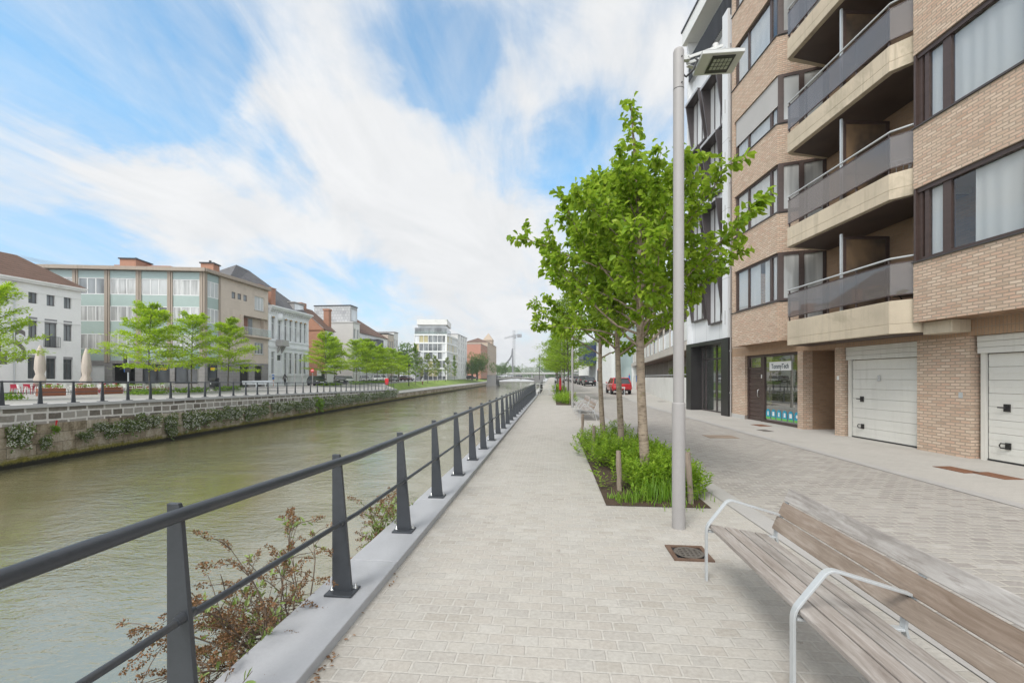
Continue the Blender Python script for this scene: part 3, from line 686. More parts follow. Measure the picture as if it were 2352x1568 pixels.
# ---------------------------------------------------------------- white block with skewed window frames
def white_block():
    r=thing('white_apartment_building','white panelled apartment block with projecting skewed dark window frames and a dark portal','apartment building',BO,BRZ)
    m_w=brickmat('white_cladding_panels',[(.66,.67,.68),(.70,.71,.72),(.68,.69,.70)],(.38,.38,.38),1.3,3.0,.010,.3,offset=0,mottle=.12,rough=.5)
    m_f=pm('anodised_frame',(.10,.085,.085),.35,.4,.1,1); m_fl=pm('frame_edge_grey',(.42,.42,.43),.4,.2,.05,1)
    b=MB(); b.box(-4.6,-.07,.2,10,3.42,17.3); b.box(-.55,-.07,-.14,.2,3.42,17.6); b.box(-4.62,-4.45,-.02,10,0,20.2); b.build('wall',m_w,r)
    # portal
    b=MB(); b.box(-.72,-.08,-.12,.55,0,3.42); b.box(-4.5,-3.9,-.12,.55,0,3.42); b.box(-3.9,-.72,-.12,.6,3.24,3.42); b.build('portal',M['darkmetal'],r,bevel=.01)
    f=MB()
    for s in (-3.9,-3.5,-2.35,-1.6,-.79): f.box(s,s+.07,.45,.53,0,3.24)
    f.box(-3.83,-.79,.45,.53,2.55,2.63); f.box(-3.83,-.79,.45,.53,0,.07)
    fr=f.build('entrance_frame',m_f,r)
    MB().box(-3.9,-.72,.48,.50,.07,3.24).build('glass',M['shopglass'],fr)
    MB().box(-4.4,-.3,2.6,2.7,0,3.4).build('lobby_wall',M['paneGrey'],r)
    rows=[(4.2,6.75),(7.2,9.75),(10.2,12.8),(13.1,15.6)]
    for i,(z0,z1) in enumerate(rows):
        for k,(a,c) in enumerate(((-2.35,-.85),(-4.25,-2.75))):
            dz=.0 if k==0 else .35
            f=MB(); zt=z1+dz; zb=z0+dz; dt,db=(.50,.14) if i%2==0 or k==0 else (.46,.12)
            def fin(x0,x1): f.ext([(x0,.2,zb),(x0,.2-db,zb),(x0,.2-dt,zt),(x0,.2,zt)],(x1-x0,0,0))
            fin(a,a+.07); fin(c-.07,c); f.ext([(a+.07,.2,zt-.08),(a+.07,.2-dt+.02,zt-.08),(a+.07,.2-dt,zt),(a+.07,.2,zt)],(c-a-.14,0,0))
            f.box(a+.07,c-.07,.2-db,.2,zb,zb+.07)
            fo=f.build('window',m_f,r)
            b=MB(); b.box(a+.07,c-.07,.16,.18,zb+.07,zt-.08); b.build('pane',M['paneSky'],fo)
            b=MB()
            for x in (a+.48,a+1.05): b.box(x,x+.05,.13,.16,zb+.07,zt-.08)
            b.build('mullion',m_f,fo)
            b=MB(); b.ext([(c+.002,.2-dt-.004,zt-.1),(c+.002,.2-dt-.004,zt+.02),(a,.2-dt-.004,zt+.02),(a,.2-dt-.004,zt-.1)],(0,-.03,0)); b.build('edge',m_fl,fo)
    # penthouse terrace
    b=MB(); b.box(-4.45,-.07,1.7,9,17.3,19.45); b.build('penthouse_wall',m_w,r)
    b=MB(); b.box(-4.7,-.02,-.25,9,19.45,20.15); b.build('roof_canopy',M['white'],r)
    b=MB(); b.box(-4.75,0.0,-.30,9,20.15,20.25); b.build('roof_trim',M['darkmetal'],r)
    b=MB()
    for s in np.arange(-4.4,-.1,.11): b.box(s,s+.05,-.03,.01,17.32,18.45)
    b.box(-4.45,-.07,-.035,.015,18.45,18.5); b.build('balustrade',M['darkmetal'],r)
    b=MB(); b.box(-2.6,-.4,1.65,1.7,17.4,19.3); b.build('terrace_window',M['paneSky'],r)
    b=MB()
    for i in range(6): b.box(-.30,-.28,-.155,-.14,4+i*2.3,4.6+i*2.3)
    b.build('panel_joint',M['lampgrey'],r)
white_block()
# ---------------------------------------------------------------- terraced housing block that turns away from the street
TO=at(1583,24.1,0.0); tx=(Fw+Rw*.198).normalized(); TRZ=math.atan2(tx.y,tx.x)
def onterr(s,y,z):
    v=Matrix.Rotation(TRZ,4,'Z') @ Vector((s,y,0)); return Vector((TO.x+v.x,TO.y+v.y,z))
def terrace_block():
    r=thing('terrace_building','low apartment block with white garden wall, recessed ground floor and long balcony','apartment building',TO,TRZ)
    m_c=pm('warm_concrete_fascia',(.50,.46,.41),.8,0,.08,.6,bmp=.1,bs=60); m_wd=pm('terrace_timber',(.20,.13,.09),.6,0,.2,2)
    ZG=lambda s: gz(24+s)
    b=MB(); b.box(0,40,-.25,0,-.2,1.68); b.build('garden_wall',M['offwhite'],r)
    b=MB(); b.tube([(0,-.1,1.86),(40,-.1,1.86)],.03,8)
    for s in np.arange(.5,40,2): b.bar((s,-.1,1.66),(s,-.1,1.86),.03,.03)
    b.build('handrail',M['galv'],r)
    b=MB(); b.box(0,40,-2.2,-2.0,1.0,3.2); b.build('ground_wall',m_wd,r)
    b=MB()
    for s in np.arange(.8,39,3.1): b.box(s,s+1.9,-2.0,-1.97,1.05,3.05)
    b.build('ground_window',M['paneDark'],r)
    for s in np.arange(.35,39,3.1): MB().box(s,s+.14,-1.97,-1.3,.9,3.2).build('divider',m_c,r)
    b=MB(); b.box(0,41,-2.2,.15,3.22,3.72); b.build('balcony_slab',m_c,r,bevel=.02)
    b=MB(); b.box(0,41,-2.1,.05,3.19,3.215); b.build('slab_soffit',m_wd,r)
    for i in range(13):
        s=.2+i*3.1
        b=MB(); b.box(s,s+2.1,.0,.04,3.80,4.86); b.build('balustrade_panel',M['white'],r)
        b=MB(); b.box(s+2.16,s+2.95,.01,.03,3.80,4.86); b.build('balustrade_glass',M['clear'],r)
        b=MB(); b.box(s-.1,s-.02,-.05,.08,3.72,5.9); b.build('balcony_post',m_c,r)
    b=MB(); b.tube([(0,.02,4.95),(41,.02,4.95)],.025,8); b.build('balcony_rail',M['galv'],r)
    b=MB(); b.box(0,41,-4.2,-4.0,3.7,6.6); b.build('upper_wall',M['offwhite'],r)
    b=MB()
    for s in np.arange(1,39,3.1): b.box(s,s+2.2,-4.0,-3.96,3.8,6.1)
    b.build('upper_window',M['paneGrey'],r)
    b=MB(); b.box(0,41,-12,.1,6.6,7.0); b.build('roof',m_c,r)
    b=MB(); b.lathe([(.75,0),(.75,3.2)],20,(40.3,-.6,0)); b.build('corner_column',M['white'],r)
terrace_block()
# ---------------------------------------------------------------- foliage
def leaves_mesh(name,P,A,Nn,Ls,Ws,mat_,parent,fold=.22,shape='leaf'):
    """P base points, A leaf axes, Nn leaf normals; every leaf a small folded blade of its own"""
    P=np.asarray(P,float);A=np.asarray(A,float);Nn=np.asarray(Nn,float);n=len(P)
    A/= (np.linalg.norm(A,axis=1,keepdims=True)+1e-9)
    B=np.cross(Nn,A); B/= (np.linalg.norm(B,axis=1,keepdims=True)+1e-9)
    Nn=np.cross(A,B)
    Ls=np.broadcast_to(np.asarray(Ls,float).reshape(-1,1),(n,1)); Ws=np.broadcast_to(np.asarray(Ws,float).reshape(-1,1),(n,1))
    if shape=='leaf':
        T=[(0,0,0),(.30,.46,1),(.72,.40,1),(1.0,0,-.6),(.72,-.40,1),(.30,-.46,1)]
        V=np.stack([P+A*Ls*t+B*Ws*s+Nn*(Ws*fold*k) for t,s,k in T],1).reshape(-1,3)
        i=np.arange(n)[:,None]*6
        F=np.concatenate([i+np.array([[0,1,2,3]]),i+np.array([[0,3,4,5]])],1).reshape(-1,4)
    else:
        T=[(0,0),(.5,.5),(1,0),(.5,-.5)]
        V=np.stack([P+A*Ls*t+B*Ws*s for t,s in T],1).reshape(-1,3)
        F=np.arange(n*4).reshape(-1,4)
    return np_mesh(name,V,F,mat_,parent)
def barkmat(name,a,b_,lich=None):
    m,t=newmat(name); p=t.obj()
    st=t.noise(t.scaled(p,(6,6,40)),1.2,5,.6); pl=t.noise(p,9,5,.65)
    c=t.ramp(t.math('ADD',t.math('MULTIPLY',st,.5),t.math('MULTIPLY',pl,.5)),[(.35,a),(.5,mul(b_,.8)),(.66,b_)])
    if lich: c=t.mix(t.ramp(t.noise(p,5.5,4,.6),[(.6,0.0),(.7,.7)]),c,lich)
    t.out(bsdf(t,c,.9,spec=.2,normal=bump(t,st,.9,.012))); return m
m_bark=barkmat('cherry_bark',(.085,.06,.042),(.33,.265,.20),(.20,.18,.05)); m_bark2=barkmat('smooth_grey_bark',(.07,.06,.05),(.17,.15,.125))
m_leaf=leafmat('cherry_leaf',(.14,.26,.012),(.26,.40,.025),(.42,.54,.06),.52)
m_feather=leafmat('yellow_green_leaflet',(.30,.46,.010),(.42,.58,.015),(.52,.66,.03),.5,.6)
m_feather2=leafmat('mid_green_leaflet',(.09,.18,.02),(.16,.29,.025),(.26,.40,.03),.42,.6)
m_shrub=leafmat('shrub_leaf',(.13,.24,.014),(.21,.35,.02),(.33,.46,.05),.45,.55)
m_grass=leafmat('grass_blade',(.10,.22,.02),(.18,.33,.03),(.27,.42,.06),.4,.45)
m_dark=leafmat('dark_tree_leaf',(.035,.075,.015),(.06,.12,.02),(.09,.17,.03),.3,.6)
def vnoise(r): return np.array([r.gauss(0,1),r.gauss(0,1),r.gauss(0,1)])
def broad_tree(name,label,loc,seed,H,prof,lean=(0,0),nprim=30,leaf=(.125,.085),z0=2.15,shoot=1.0,group=None,r0=.078,dens=1.0):
    """young cherry: tapered trunk, rising limbs, twigs, folded leaves hanging from the twigs"""
    r=random.Random(seed); root=thing(name,label,'tree',loc,0,group)
    tr=MB(); pts=[];rs=[]
    for k in range(14):
        u=k/13; pts.append(Vector((lean[0]*u+.03*math.sin(u*7+seed),lean[1]*u+.03*math.cos(u*6+seed*2),H*u-.03))); rs.append(r0*(1-u)**.8*(1.18 if k==0 else 1)+.006)
    tr.tube(pts,rs,12)
    def trunk(z):
        u=max(0,min(1,z/H))*13; i=min(int(u),12); return pts[i].lerp(pts[i+1],u-i)
    P=[];A=[];Nn=[];Ls=[]
    def hang(p,d,s=1.0):
        a=np.array(d)*.55+vnoise(r)*.45+np.array([0,0,-.55]); nn=np.array([0,0,1.0])+vnoise(r)*.55+np.array(d)*.2
        P.append(p);A.append(a);Nn.append(nn);Ls.append(leaf[0]*s*r.uniform(.6,1.2))
    def limb(p,d,L,rad_,lev):
        n=5; q=Vector(p); dd=Vector(d).normalized(); pp=[q.copy()]
        for k in range(n):
            dd=(dd+Vector(vnoise(r))*.10+Vector((0,0,.06))).normalized(); q=q+dd*(L/n); pp.append(q.copy())
        tr.tube(pp,[rad_*(1-.85*k/n) for k in range(n+1)],6 if lev==0 else 4,cap=False)
        if lev==0:
            m=int(3+L*4.2)
            for k in range(m):
                u=.22+.78*(k+r.random())/m; i=min(int(u*n),n-1); b=pp[i].lerp(pp[i+1],u*n-i)
                side=Vector(vnoise(r)); side=(side-dd*side.dot(dd)).normalized()
                limb(b,dd*.7+side*.9+Vector((0,0,.1)),r.uniform(.22,.55)*(1.15-.5*u),rad_*.35,1)
        m=int((11+L*25)*dens)
        for k in range(m):
            u=r.uniform(.12 if lev else .45,1.03); i=min(int(u*n),n-1); b=pp[i].lerp(pp[i+1],u*n-i)
            hang(tuple(b+Vector(vnoise(r))*.03),tuple(dd))
    for k in range(nprim):
        u=(k+r.random()*.6)/nprim; z=z0+(H-shoot-z0)*u
        L=np.interp(z,[x for x,_ in prof],[y for _,y in prof])*r.uniform(.72,1.12)
        az=k*2.39996+r.uniform(-.4,.4); up=rad(r.uniform(18,40)+18*u)
        limb(trunk(z),(math.cos(az)*math.cos(up),math.sin(az)*math.cos(up),math.sin(up)),L,.02*(1-.6*u)+.004,0)
    z=H-shoot-.5
    while z<H+.02:
        for k in range(6):
            az=r.uniform(0,2*PI); hang(tuple(trunk(z)+Vector((math.cos(az),math.sin(az),0))*r.uniform(.02,.13)),(math.cos(az),math.sin(az),.5),1.05)
        z+=.045
    tr.build('trunk',m_bark,root)
    leaves_mesh('crown',P,A,Nn,Ls,[x*leaf[1]/leaf[0] for x in Ls],m_leaf,root)
    return root
PROF=[(2.0,1.5),(2.6,2.05),(3.3,1.9),(3.9,1.3),(4.5,.75),(6.2,.2)]
G1='young trees in the first planting bed'
broad_tree('cherry_tree','nearest broad leaved tree in the first planting bed, with one tall leading shoot',(1.49,7.10,0),3,6.25,PROF,(-.22,.1),38,shoot=1.75,group=G1,leaf=(.115,.074),dens=1.2)
broad_tree('cherry_tree','middle broad leaved tree of the first planting bed',(1.40,9.3,0),8,6.2,[(2,1.7),(2.8,2.1),(3.6,1.9),(4.8,1.1),(6,.4)],(-.05,0),32,shoot=.5,group=G1,leaf=(.12,.08),r0=.065,dens=1.1)
broad_tree('cherry_tree','third broad leaved tree, at the far end of the first planting bed',(1.29,11.5,0),15,5.7,[(2,1.8),(2.8,2.3),(3.6,2.0),(4.8,1.1),(6,.4)],(-.1,0),30,shoot=.4,group=G1,leaf=(.125,.085),r0=.065,dens=1.05)
# ---- feathery trees: wide flat sprays; a few built, the rest copied
def feather_crown(seed,H,R,zc,n_br,n_leaf,lsz,mat_,root,flat=.12,bark=None,trunk_r=.07,lean=0.0,up=(5,28)):
    r=random.Random(seed); tr=MB(); pts=[Vector((lean*u+.05*math.sin(5*u+seed),.04*math.cos(4*u+seed),H*.97*u-.03)) for u in np.linspace(0,1,10)]
    tr.tube(pts,[trunk_r*(1-.88*u) for u in np.linspace(0,1,10)],8)
    P=[];A=[];Nn=[]
    per=n_leaf//n_br
    for k in range(n_br):
        u=(k+r.random())/n_br; z=zc+(H-zc)*u
        L=R*(1-.72*u**1.3)*r.uniform(.7,1.1)*(.75+.25*min(1,u*6)); az=k*2.39996+r.uniform(-.5,.5); el=rad(r.uniform(*up)+25*u)
        i=min(int(z/(H*.97)*9),8); b=pts[i].lerp(pts[i+1],z/(H*.97)*9-i)
        d=Vector((math.cos(az)*math.cos(el),math.sin(az)*math.cos(el),math.sin(el))); sd=Vector((-math.sin(az),math.cos(az),0))
        pp=[b+d*(L*t)+Vector((0,0,-.10*L*t*t)) for t in (0,.35,.7,1)]
        tr.tube(pp,[.02*(1-.3*j)+.004 for j in range(4)],4,cap=False)
        for j in range(per):
            t=r.random()**.6; w=r.gauss(0,.20)*L*(.35+t*.75)
            p=b+d*(L*t)+sd*w+Vector((0,0,-.10*L*t*t+r.gauss(0,flat)*.6-abs(w)*.12))
            P.append(tuple(p)); a=np.array(d)*.6+np.array(sd)*(1.2 if w>0 else -1.2)*r.random()+vnoise(r)*.3+np.array([0,0,-.18]); A.append(a)
            Nn.append(np.array([0,0,1.0])+vnoise(r)*.32)
    tr.build('trunk',bark or m_bark2,root)
    Ls=np.array([lsz*r.uniform(.6,1.25) for _ in P])
    leaves_mesh('crown',P,A,Nn,Ls,Ls*.36,mat_,root,shape='card')
# ---------------------------------------------------------------- planting beds
def bed(x0,x1,y0,y1,label,seed,dens,leafL=.062,hh=(.26,.52),bare=None,n_leaf=20):
    r=random.Random(seed); z=gz((y0+y1)/2)
    b=MB(); nx,ny=6,14
    V=[(x0+(x1-x0)*i/nx,y0+(y1-y0)*j/ny,z+.012+(.05*r.random() if 0<i<nx and 0<j<ny else 0)) for j in range(ny+1) for i in range(nx+1)]
    b.add(V,[(j*(nx+1)+i,j*(nx+1)+i+1,(j+1)*(nx+1)+i+1,(j+1)*(nx+1)+i) for j in range(ny) for i in range(nx)],0,True)
    struct(b.build('soil_bed',M['soil']),'dark soil of a planting bed','soil')
    P=[];A=[];Nn=[];Ls=[]; mounds=[(r.uniform(x0+.2,x1-.2),r.uniform(y0+.3,y1-.2),r.uniform(.3,.6),r.uniform(.8,1.15)) for _ in range(int((x1-x0)*(y1-y0)*2.2))]
    st=MB(); n=int((x1-x0)*(y1-y0)*dens)
    for _ in range(n):
        m=mounds[r.randrange(len(mounds))]
        x=m[0]+r.gauss(0,.5)*m[2]; y=m[1]+r.gauss(0,.55)*m[2]
        if not (x0-.10<x<x1+.12 and y0-.05<y<y1+.12): continue
        if bare and bare(x,y,r): continue
        dd=math.hypot(x-m[0],y-m[1])/m[2]; h=r.uniform(*hh)*m[3]*max(.45,1.15-.4*dd)
        ox,oy=(x-m[0])*.25+r.gauss(0,.05),(y-m[1])*.25+r.gauss(0,.05)
        for k in range(n_leaf):
            u=(k+r.random())/n_leaf; u=.15+.85*u**.8; az=r.uniform(0,2*PI)
            P.append((x+ox*u,y+oy*u,z+h*u)); A.append((math.cos(az)+ox*2,math.sin(az)+oy*2,.10+.55*u*u)); Nn.append((-math.cos(az)*.6+r.gauss(0,.3),-math.sin(az)*.6+r.gauss(0,.3),1)); Ls.append(leafL*r.uniform(.6,1.25))
    o=leaves_mesh('low_shrubs',P,A,Nn,Ls,np.array(Ls)*.32,m_shrub,None,shape='card'); tag(o,label,'ground cover',None,'stuff')
bed(.70,2.04,5.84,12.2,'bright green low shrubs filling the first planting bed',5,290,bare=lambda x,y,r:(y<7.5 and x<1.25 and r.random()<.80) or (y<6.35 and r.random()<.9) or (y<8.6 and x<.95 and r.random()<.6),leafL=.072,n_leaf=24,hh=(.24,.54))
bed(.20,1.45,26.5,33.5,'low green shrubs in the second planting bed behind the benches',6,90,.11,(.35,.7),n_leaf=12)
bed(.15,1.35,40,62,'low green shrubs in the beds farther along the promenade',7,40,.16,(.35,.7),n_leaf=9)
def grass(name,label,spots,seed):
    r=random.Random(seed); V=[];F=[]
    for (cx,cy,sp,h,n) in spots:
        for _ in range(n):
            x,y=cx+r.gauss(0,sp),cy+r.gauss(0,sp*.8); az=r.uniform(0,2*PI); L=h*r.uniform(.6,1.2); bend=r.uniform(.25,.9); w=r.uniform(.004,.008)
            px_,py_=-math.sin(az)*w,math.cos(az)*w; b=len(V)
            for k in range(5):
                u=k/4; q=(x+math.cos(az)*bend*L*u*u*.7,y+math.sin(az)*bend*L*u*u*.7,.01+L*u*(1-.35*bend*u)); s=1-u**2*.95
                V+= [(q[0]-px_*s,q[1]-py_*s,q[2]),(q[0]+px_*s,q[1]+py_*s,q[2])]
            for k in range(4): F.append((b+2*k,b+2*k+1,b+2*k+3,b+2*k+2))
    return tag(np_mesh(name,np.array(V),np.array(F),m_grass),label,'grass',None,'stuff')
grass('long_grass','long bright grass at the near end of the first planting bed',[(1.50,6.2,.15,.42,170),(1.28,6.1,.12,.30,80),(1.02,6.0,.10,.22,70),(1.72,6.5,.10,.40,70),(1.95,6.25,.07,.20,40),(.85,6.15,.05,.10,40),(1.3,6.9,.08,.28,30),(1.6,5.95,.2,.11,70)],2)
# stakes
m_st=M['stake']
def stake(px,d,h,lab,dx=.02,rr=.037):
    p=at(px,d,gz(d)); r=random.Random(int(px)); b=MB()
    n=7; pts=[(r.gauss(0,.004)+dx*k/n,r.gauss(0,.004),-.05+(h+.05)*k/n) for k in range(n+1)]
    b.tube(pts,[rr*(1+r.uniform(-.10,.10))*(.95 if k==n else 1) for k in range(n+1)],9)
    return tag(b.build('wooden_stake',m_st,None,p),lab,'stake','weathered stakes around the planting beds')
stake(1588,5.80,.70,'weathered stake just right of the near lamp post',-.05); stake(1424,6.40,.62,'weathered stake in the near left of the first bed',-.02)
stake(1466,9.5,.65,'weathered stake on the road side, beside the nearest trunk'); stake(1362,9.5,.65,'weathered stake between the second and third trunks, at the path edge'); stake(1337,12.3,.66,'weathered stake at the far left corner of the first bed')
for px,d,l in ((1284,31,'weathered stake at the path side of the second bed'),(1309,27.0,'weathered stake behind the farther slatted bench'),(1320,29,'weathered stake at the road side of the second bed')): stake(px,d,.7,l)
# ---------------------------------------------------------------- dry buddleia on the quay wall
m_twig=pm('dry_twig',(.12,.085,.06),.9,0,.3,8); m_pan=leafmat('dry_flower_head',(.10,.05,.03),(.19,.095,.05),(.31,.17,.09),.1,.9)
m_bud=leafmat('grey_green_leaf',(.16,.24,.06),(.25,.34,.10),(.36,.44,.18),.35,.6)
def buddleia(label,loc,seed,n,spread,h,green,long=1.0,dry=1.0):
    r=random.Random(seed); root=thing('buddleia_bush',label,'bush',loc); tw=MB()
    P=[];A=[];Nn=[];L=[];W=[]; P2=[];A2=[];N2=[];L2=[]
    def pan(p,d,ln):
        m=int(95*ln/.16)
        for k in range(m):
            u=r.random(); q=Vector(p)+Vector(d)*(ln*u)+Vector((0,0,-.25*ln*u*u)); rr=.014*(1-.6*u)
            a=vnoise(r); a/=np.linalg.norm(a); P.append(tuple(q+Vector(a)*rr)); A.append(a+np.array(d)*.4); Nn.append(vnoise(r)); L.append(r.uniform(.011,.022)); W.append(r.uniform(.007,.013))
    for i in range(n):
        az=r.uniform(rad(95),rad(265)); el=rad(r.uniform(5,75)); d=Vector((math.cos(az)*math.cos(el)*spread[0],math.sin(az)*math.cos(el)*spread[1],math.sin(el)*h)); ln=r.uniform(.55,1.15)*long
        q=Vector((r.uniform(-.05,.05),r.uniform(-.25,.25),0)); pp=[q.copy()]; dd=d.normalized()
        for k in range(6):
            dd=(dd+Vector(vnoise(r))*.16+Vector((0,0,-.05))).normalized(); q=q+dd*(ln*d.length/6); pp.append(q.copy())
        tw.tube(pp,[.008*(1-.12*k) for k in range(7)],5,cap=False)
        for k in range(2,7):
            for _ in range(2 if k>3 else 1):
                s=Vector(vnoise(r)).normalized(); e=(dd*.7+s*.8).normalized(); l2=r.uniform(.10,.26); m_=pp[k]+e*l2*.5+Vector((0,0,.015)); t_=pp[k]+e*l2
                tw.tube([pp[k],m_,t_],[.0035,.003,.002],4,cap=False)
                if r.random()<.62*dry: pan(t_,e,r.uniform(.07,.17))
                if r.random()<green:
                    for _k in range(7):
                        P2.append(tuple(pp[k].lerp(t_,r.random()))); A2.append(np.array(e)*.5+vnoise(r)*.6+np.array([0,0,.2])); N2.append(np.array([0,0,1])+vnoise(r)*.5); L2.append(r.uniform(.035,.075))
        pan(pp[-1],dd,r.uniform(.08,.18))
    tw.build('stems',m_twig,root)
    leaves_mesh('dry_flower_heads',P,A,Nn,L,W,m_pan,root,shape='card')
    leaves_mesh('green_leaves',P2,A2,N2,L2,np.array(L2)*.32,m_bud,root)
buddleia('sprawling dry brown buddleia growing out of the quay wall below the railing',(-1.90,3.0,-.35),4,46,(.60,1.15),.82,.2,1.0,1.1)
buddleia('smaller buddleia with fresh green leaves and brown heads at the third railing post',(-1.88,5.0,-.30),9,17,(.42,.9),.62,.9,.85)
# fallen leaves along the coping
r_=random.Random(3)
b_=[(r_.uniform(-1.36,-1.30),r_.choice([1.9,2.3,2.9,3.6,2.35,2.5])+r_.gauss(0,.10)) for _ in range(46)]
tag(leaves_mesh('fallen_leaves',[(x,y,.012) for x,y in b_],[(r_.gauss(0,1),r_.gauss(0,1),.2) for _ in b_],[(r_.gauss(0,.4),r_.gauss(0,.4),1) for _ in b_],[r_.uniform(.015,.035) for _ in b_],[.012]*len(b_),m_pan,None),'brown fallen leaf bits along the kerb','fallen leaves',None,'stuff')
# ---------------------------------------------------------------- lamp posts
m_led=pm('led_window',(.10,.11,.09),.15,0,.4,9,stretch=(1,1,1))
def lamp(label,loc,full=True):
    r=thing('street_lamp',label,'street lamp',loc,0,'grey pole lamps along the promenade')
    MB().lathe([(.071,0),(.071,1.40),(.069,1.415),(.060,1.416)],24).build('sleeve',M['lampgrey'],r)
    b=MB(); b.lathe([(.0585,1.41),(.0585,5.36),(.05,5.385),(.0,5.39)],24); b.build('pole',M['lampgrey'],r)
    b=MB(); b.lathe([(.0592,4.93),(.0592,4.938)],24)
    for z in (4.98,5.27): b.tube([(.02,-.05,z),(.02,-.066,z)],.008,8)
    b.build('pole_joint',M['darkmetal'],r)
    b=MB(); b.bar((.05,0,5.28),(.12,0,5.28),.05,.05)
    for y in (-.05,.05): b.bar((.10,y,5.26),(.46,y,5.365),.012,.03)
    b.bar((.10,0,5.20),(.24,.08,5.20),.04,.012); b.lathe([(.045,5.33),(.045,5.37),(.03,5.385),(.03,5.42),(.0,5.425)],14,(.40,0,0)); b.build('bracket',M['lamphead'],r)
    h=MB(); A_=[(.20,-.19),(.64,-.19),(.64,.16),(.20,.16)]
    z0=5.185; z1=5.225
    h.prism(A_,z0,z1); 
    top=[(.30,-.04),(.50,-.04),(.50,.05),(.30,.05)]
    vs=[(x,y,z1) for x,y in A_]+[(x,y,5.34) for x,y in top]
    h.add(vs,[(4,5,6,7)]+[(i,(i+1)%4,4+(i+1)%4,4+i) for i in range(4)])
    ho=h.build('lamp_head',M['lamphead'],r,bevel=.006)
    MB().box(.32,.56,-.15,.12,5.176,5.184).build('glass_frame',M['darkmetal'],ho)
    b=MB()
    for i in range(5):
        for j in range(3): b.box(.345+i*.04,.375+i*.04,-.11+j*.06,-.065+j*.06,5.170,5.1755)
    b.build('led_array',pm('led_lens',(.34,.36,.30),.2),ho)
    MB().tube([(.06,0,5.27),(.14,-.03,5.30),(.19,-.05,5.22),(.15,-.03,5.13),(.08,-.01,5.07),(.055,0,5.10)],.012,8).build('cable',M['blackplastic'],r)
    return r
lp=lamp('tall grey street lamp with angular head, beside the near bench and planting bed',(1.41,5.06,0))
dup(lp,loc=(1.08,24.5,0),label='second grey street lamp, behind the slatted benches')
dup(lp,loc=(.92,45,gz(45)),label='third grey street lamp, far along the promenade')
# ---------------------------------------------------------------- covers and drain in the paving
def cover(name,px,py,w,l,mat_,lab,rz=0.0):
    p=gp(px,py,.0); b=MB(); b.box(-w/2,w/2,-l/2,l/2,.004,.012); b.box(-w/2+.02,w/2-.02,-l/2+.02,l/2-.02,.012,.014)
    return tag(b.build(name,mat_,None,p,rz=rz),lab,'cover')
m_iron=pm('grey_iron',(.13,.115,.10),.7,.2,.2,5,bmp=.3,bs=90)
cover('utility_cover',1655,1003,.80,.60,pm('tan_iron',(.26,.20,.15),.85,0,.25,3,bmp=.4,bs=70),'large tan iron cover in the middle of the cobbled road')
cover('utility_cover',1748,977,.62,.42,M['rust'],'rusty brown cover in the sidewalk before the shop window',BRZ); cover('utility_cover',1757,989,.48,.28,m_iron,'small grey cover at the sidewalk edge before the shop window',BRZ)
cover('utility_cover',2198,1079,.58,.34,M['rust'],'rusty cover before the brick pier between the garages',BRZ); cover('utility_cover',2288,1093,.56,.34,M['rust'],'rusty cover before the right hand garage door',BRZ)
cover('utility_cover',1709,957,.6,.4,m_iron,'grey cover in front of the dark portal',BRZ)
cover('utility_cover',1520,922,.5,.5,m_iron,'grey cover in the far part of the road')
p=gp(1582,1272,.0); g=thing('drain_grate','rusty square drain grate in the paving beside the bench','drain',p,YAW*0)
b=MB(); 
for a,c,e,f_ in ((-.18,.18,-.18,-.14),(-.18,.18,.14,.18),(-.18,-.14,-.14,.14),(.14,.18,-.14,.14)): b.box(a,c,e,f_,.004,.018)
b.build('frame',pm('brown_iron',(.13,.08,.055),.85,.1,.3,6,bmp=.3,bs=90),g)
b=MB(); b.box(-.14,.14,-.14,.14,.001,.006); b.build('pit',M['blackplastic'],g)
b=MB()
for i in range(-2,3):
    w_=math.sqrt(max(.0,.125**2-(i*.045)**2)); b.box(-w_,w_,i*.045-.009,i*.045+.009,.008,.017); b.box(i*.045-.009,i*.045+.009,-w_,w_,.0085,.0165)
ring=[]; 
for i in range(24):
    a0,a1=2*PI*i/24,2*PI*(i+1)/24
    b.add([(.11*math.cos(a0),.11*math.sin(a0),.0175),(.138*math.cos(a0),.138*math.sin(a0),.0175),(.138*math.cos(a1),.138*math.sin(a1),.0175),(.11*math.cos(a1),.11*math.sin(a1),.0175)],[(0,1,2,3)])
b.build('grate',m_iron,g)
# ---------------------------------------------------------------- the far bank: quay, street, lawn
def lin(pts): 
    xs=[p[0] for p in pts]; ys_=[p[1] for p in pts]
    return lambda v: float(np.interp(v,xs,ys_))
XW=lin([(-45,-19.6),(16,-23.5),(31,-24.5),(73,-26.9),(203,-31.5),(430,-38)])
QZ=lambda y: .42-.0144*(y-16)
QL=lin([(73,-1.0),(203,-.75),(430,.5)])
SZ=lin([(-45,.25),(40,.28),(55,.42),(75,.50),(110,.55),(160,.72),(430,1.0)])
def sheet(name,cols,ys,mat_,label=None,smooth=True):
    v=[];f=[];n=len(cols)
    for y in ys:
        for c in cols: v.append((c[0](y),y,c[1](y)))
    for i in range(len(ys)-1):
        for k in range(n-1): f.append((i*n+k+1,i*n+k,(i+1)*n+k,(i+1)*n+k+1))
    b=MB(); b.add(v,f,0,smooth); return struct(b.build(name,mat_),label)
m_fpave=brickmat('far_paving',[(.30,.29,.275),(.345,.335,.32),(.32,.31,.295)],(.28,.27,.255),.4,.2,.006,.2,vec='obj',big=.25,mottle=.4,stain=(.43,.415,.39))
m_fasph=pm('far_street_asphalt',(.25,.245,.235),.85,0,.12,.25,fine=8,bmp=.1,bs=30)
m_grassy=pm('lawn_turf',(.17,.25,.04),.95,0,.3,.5,fine=14,bmp=.8,bs=20,dirt=(.26,.28,.07))
cst=lambda c:(lambda y:c)
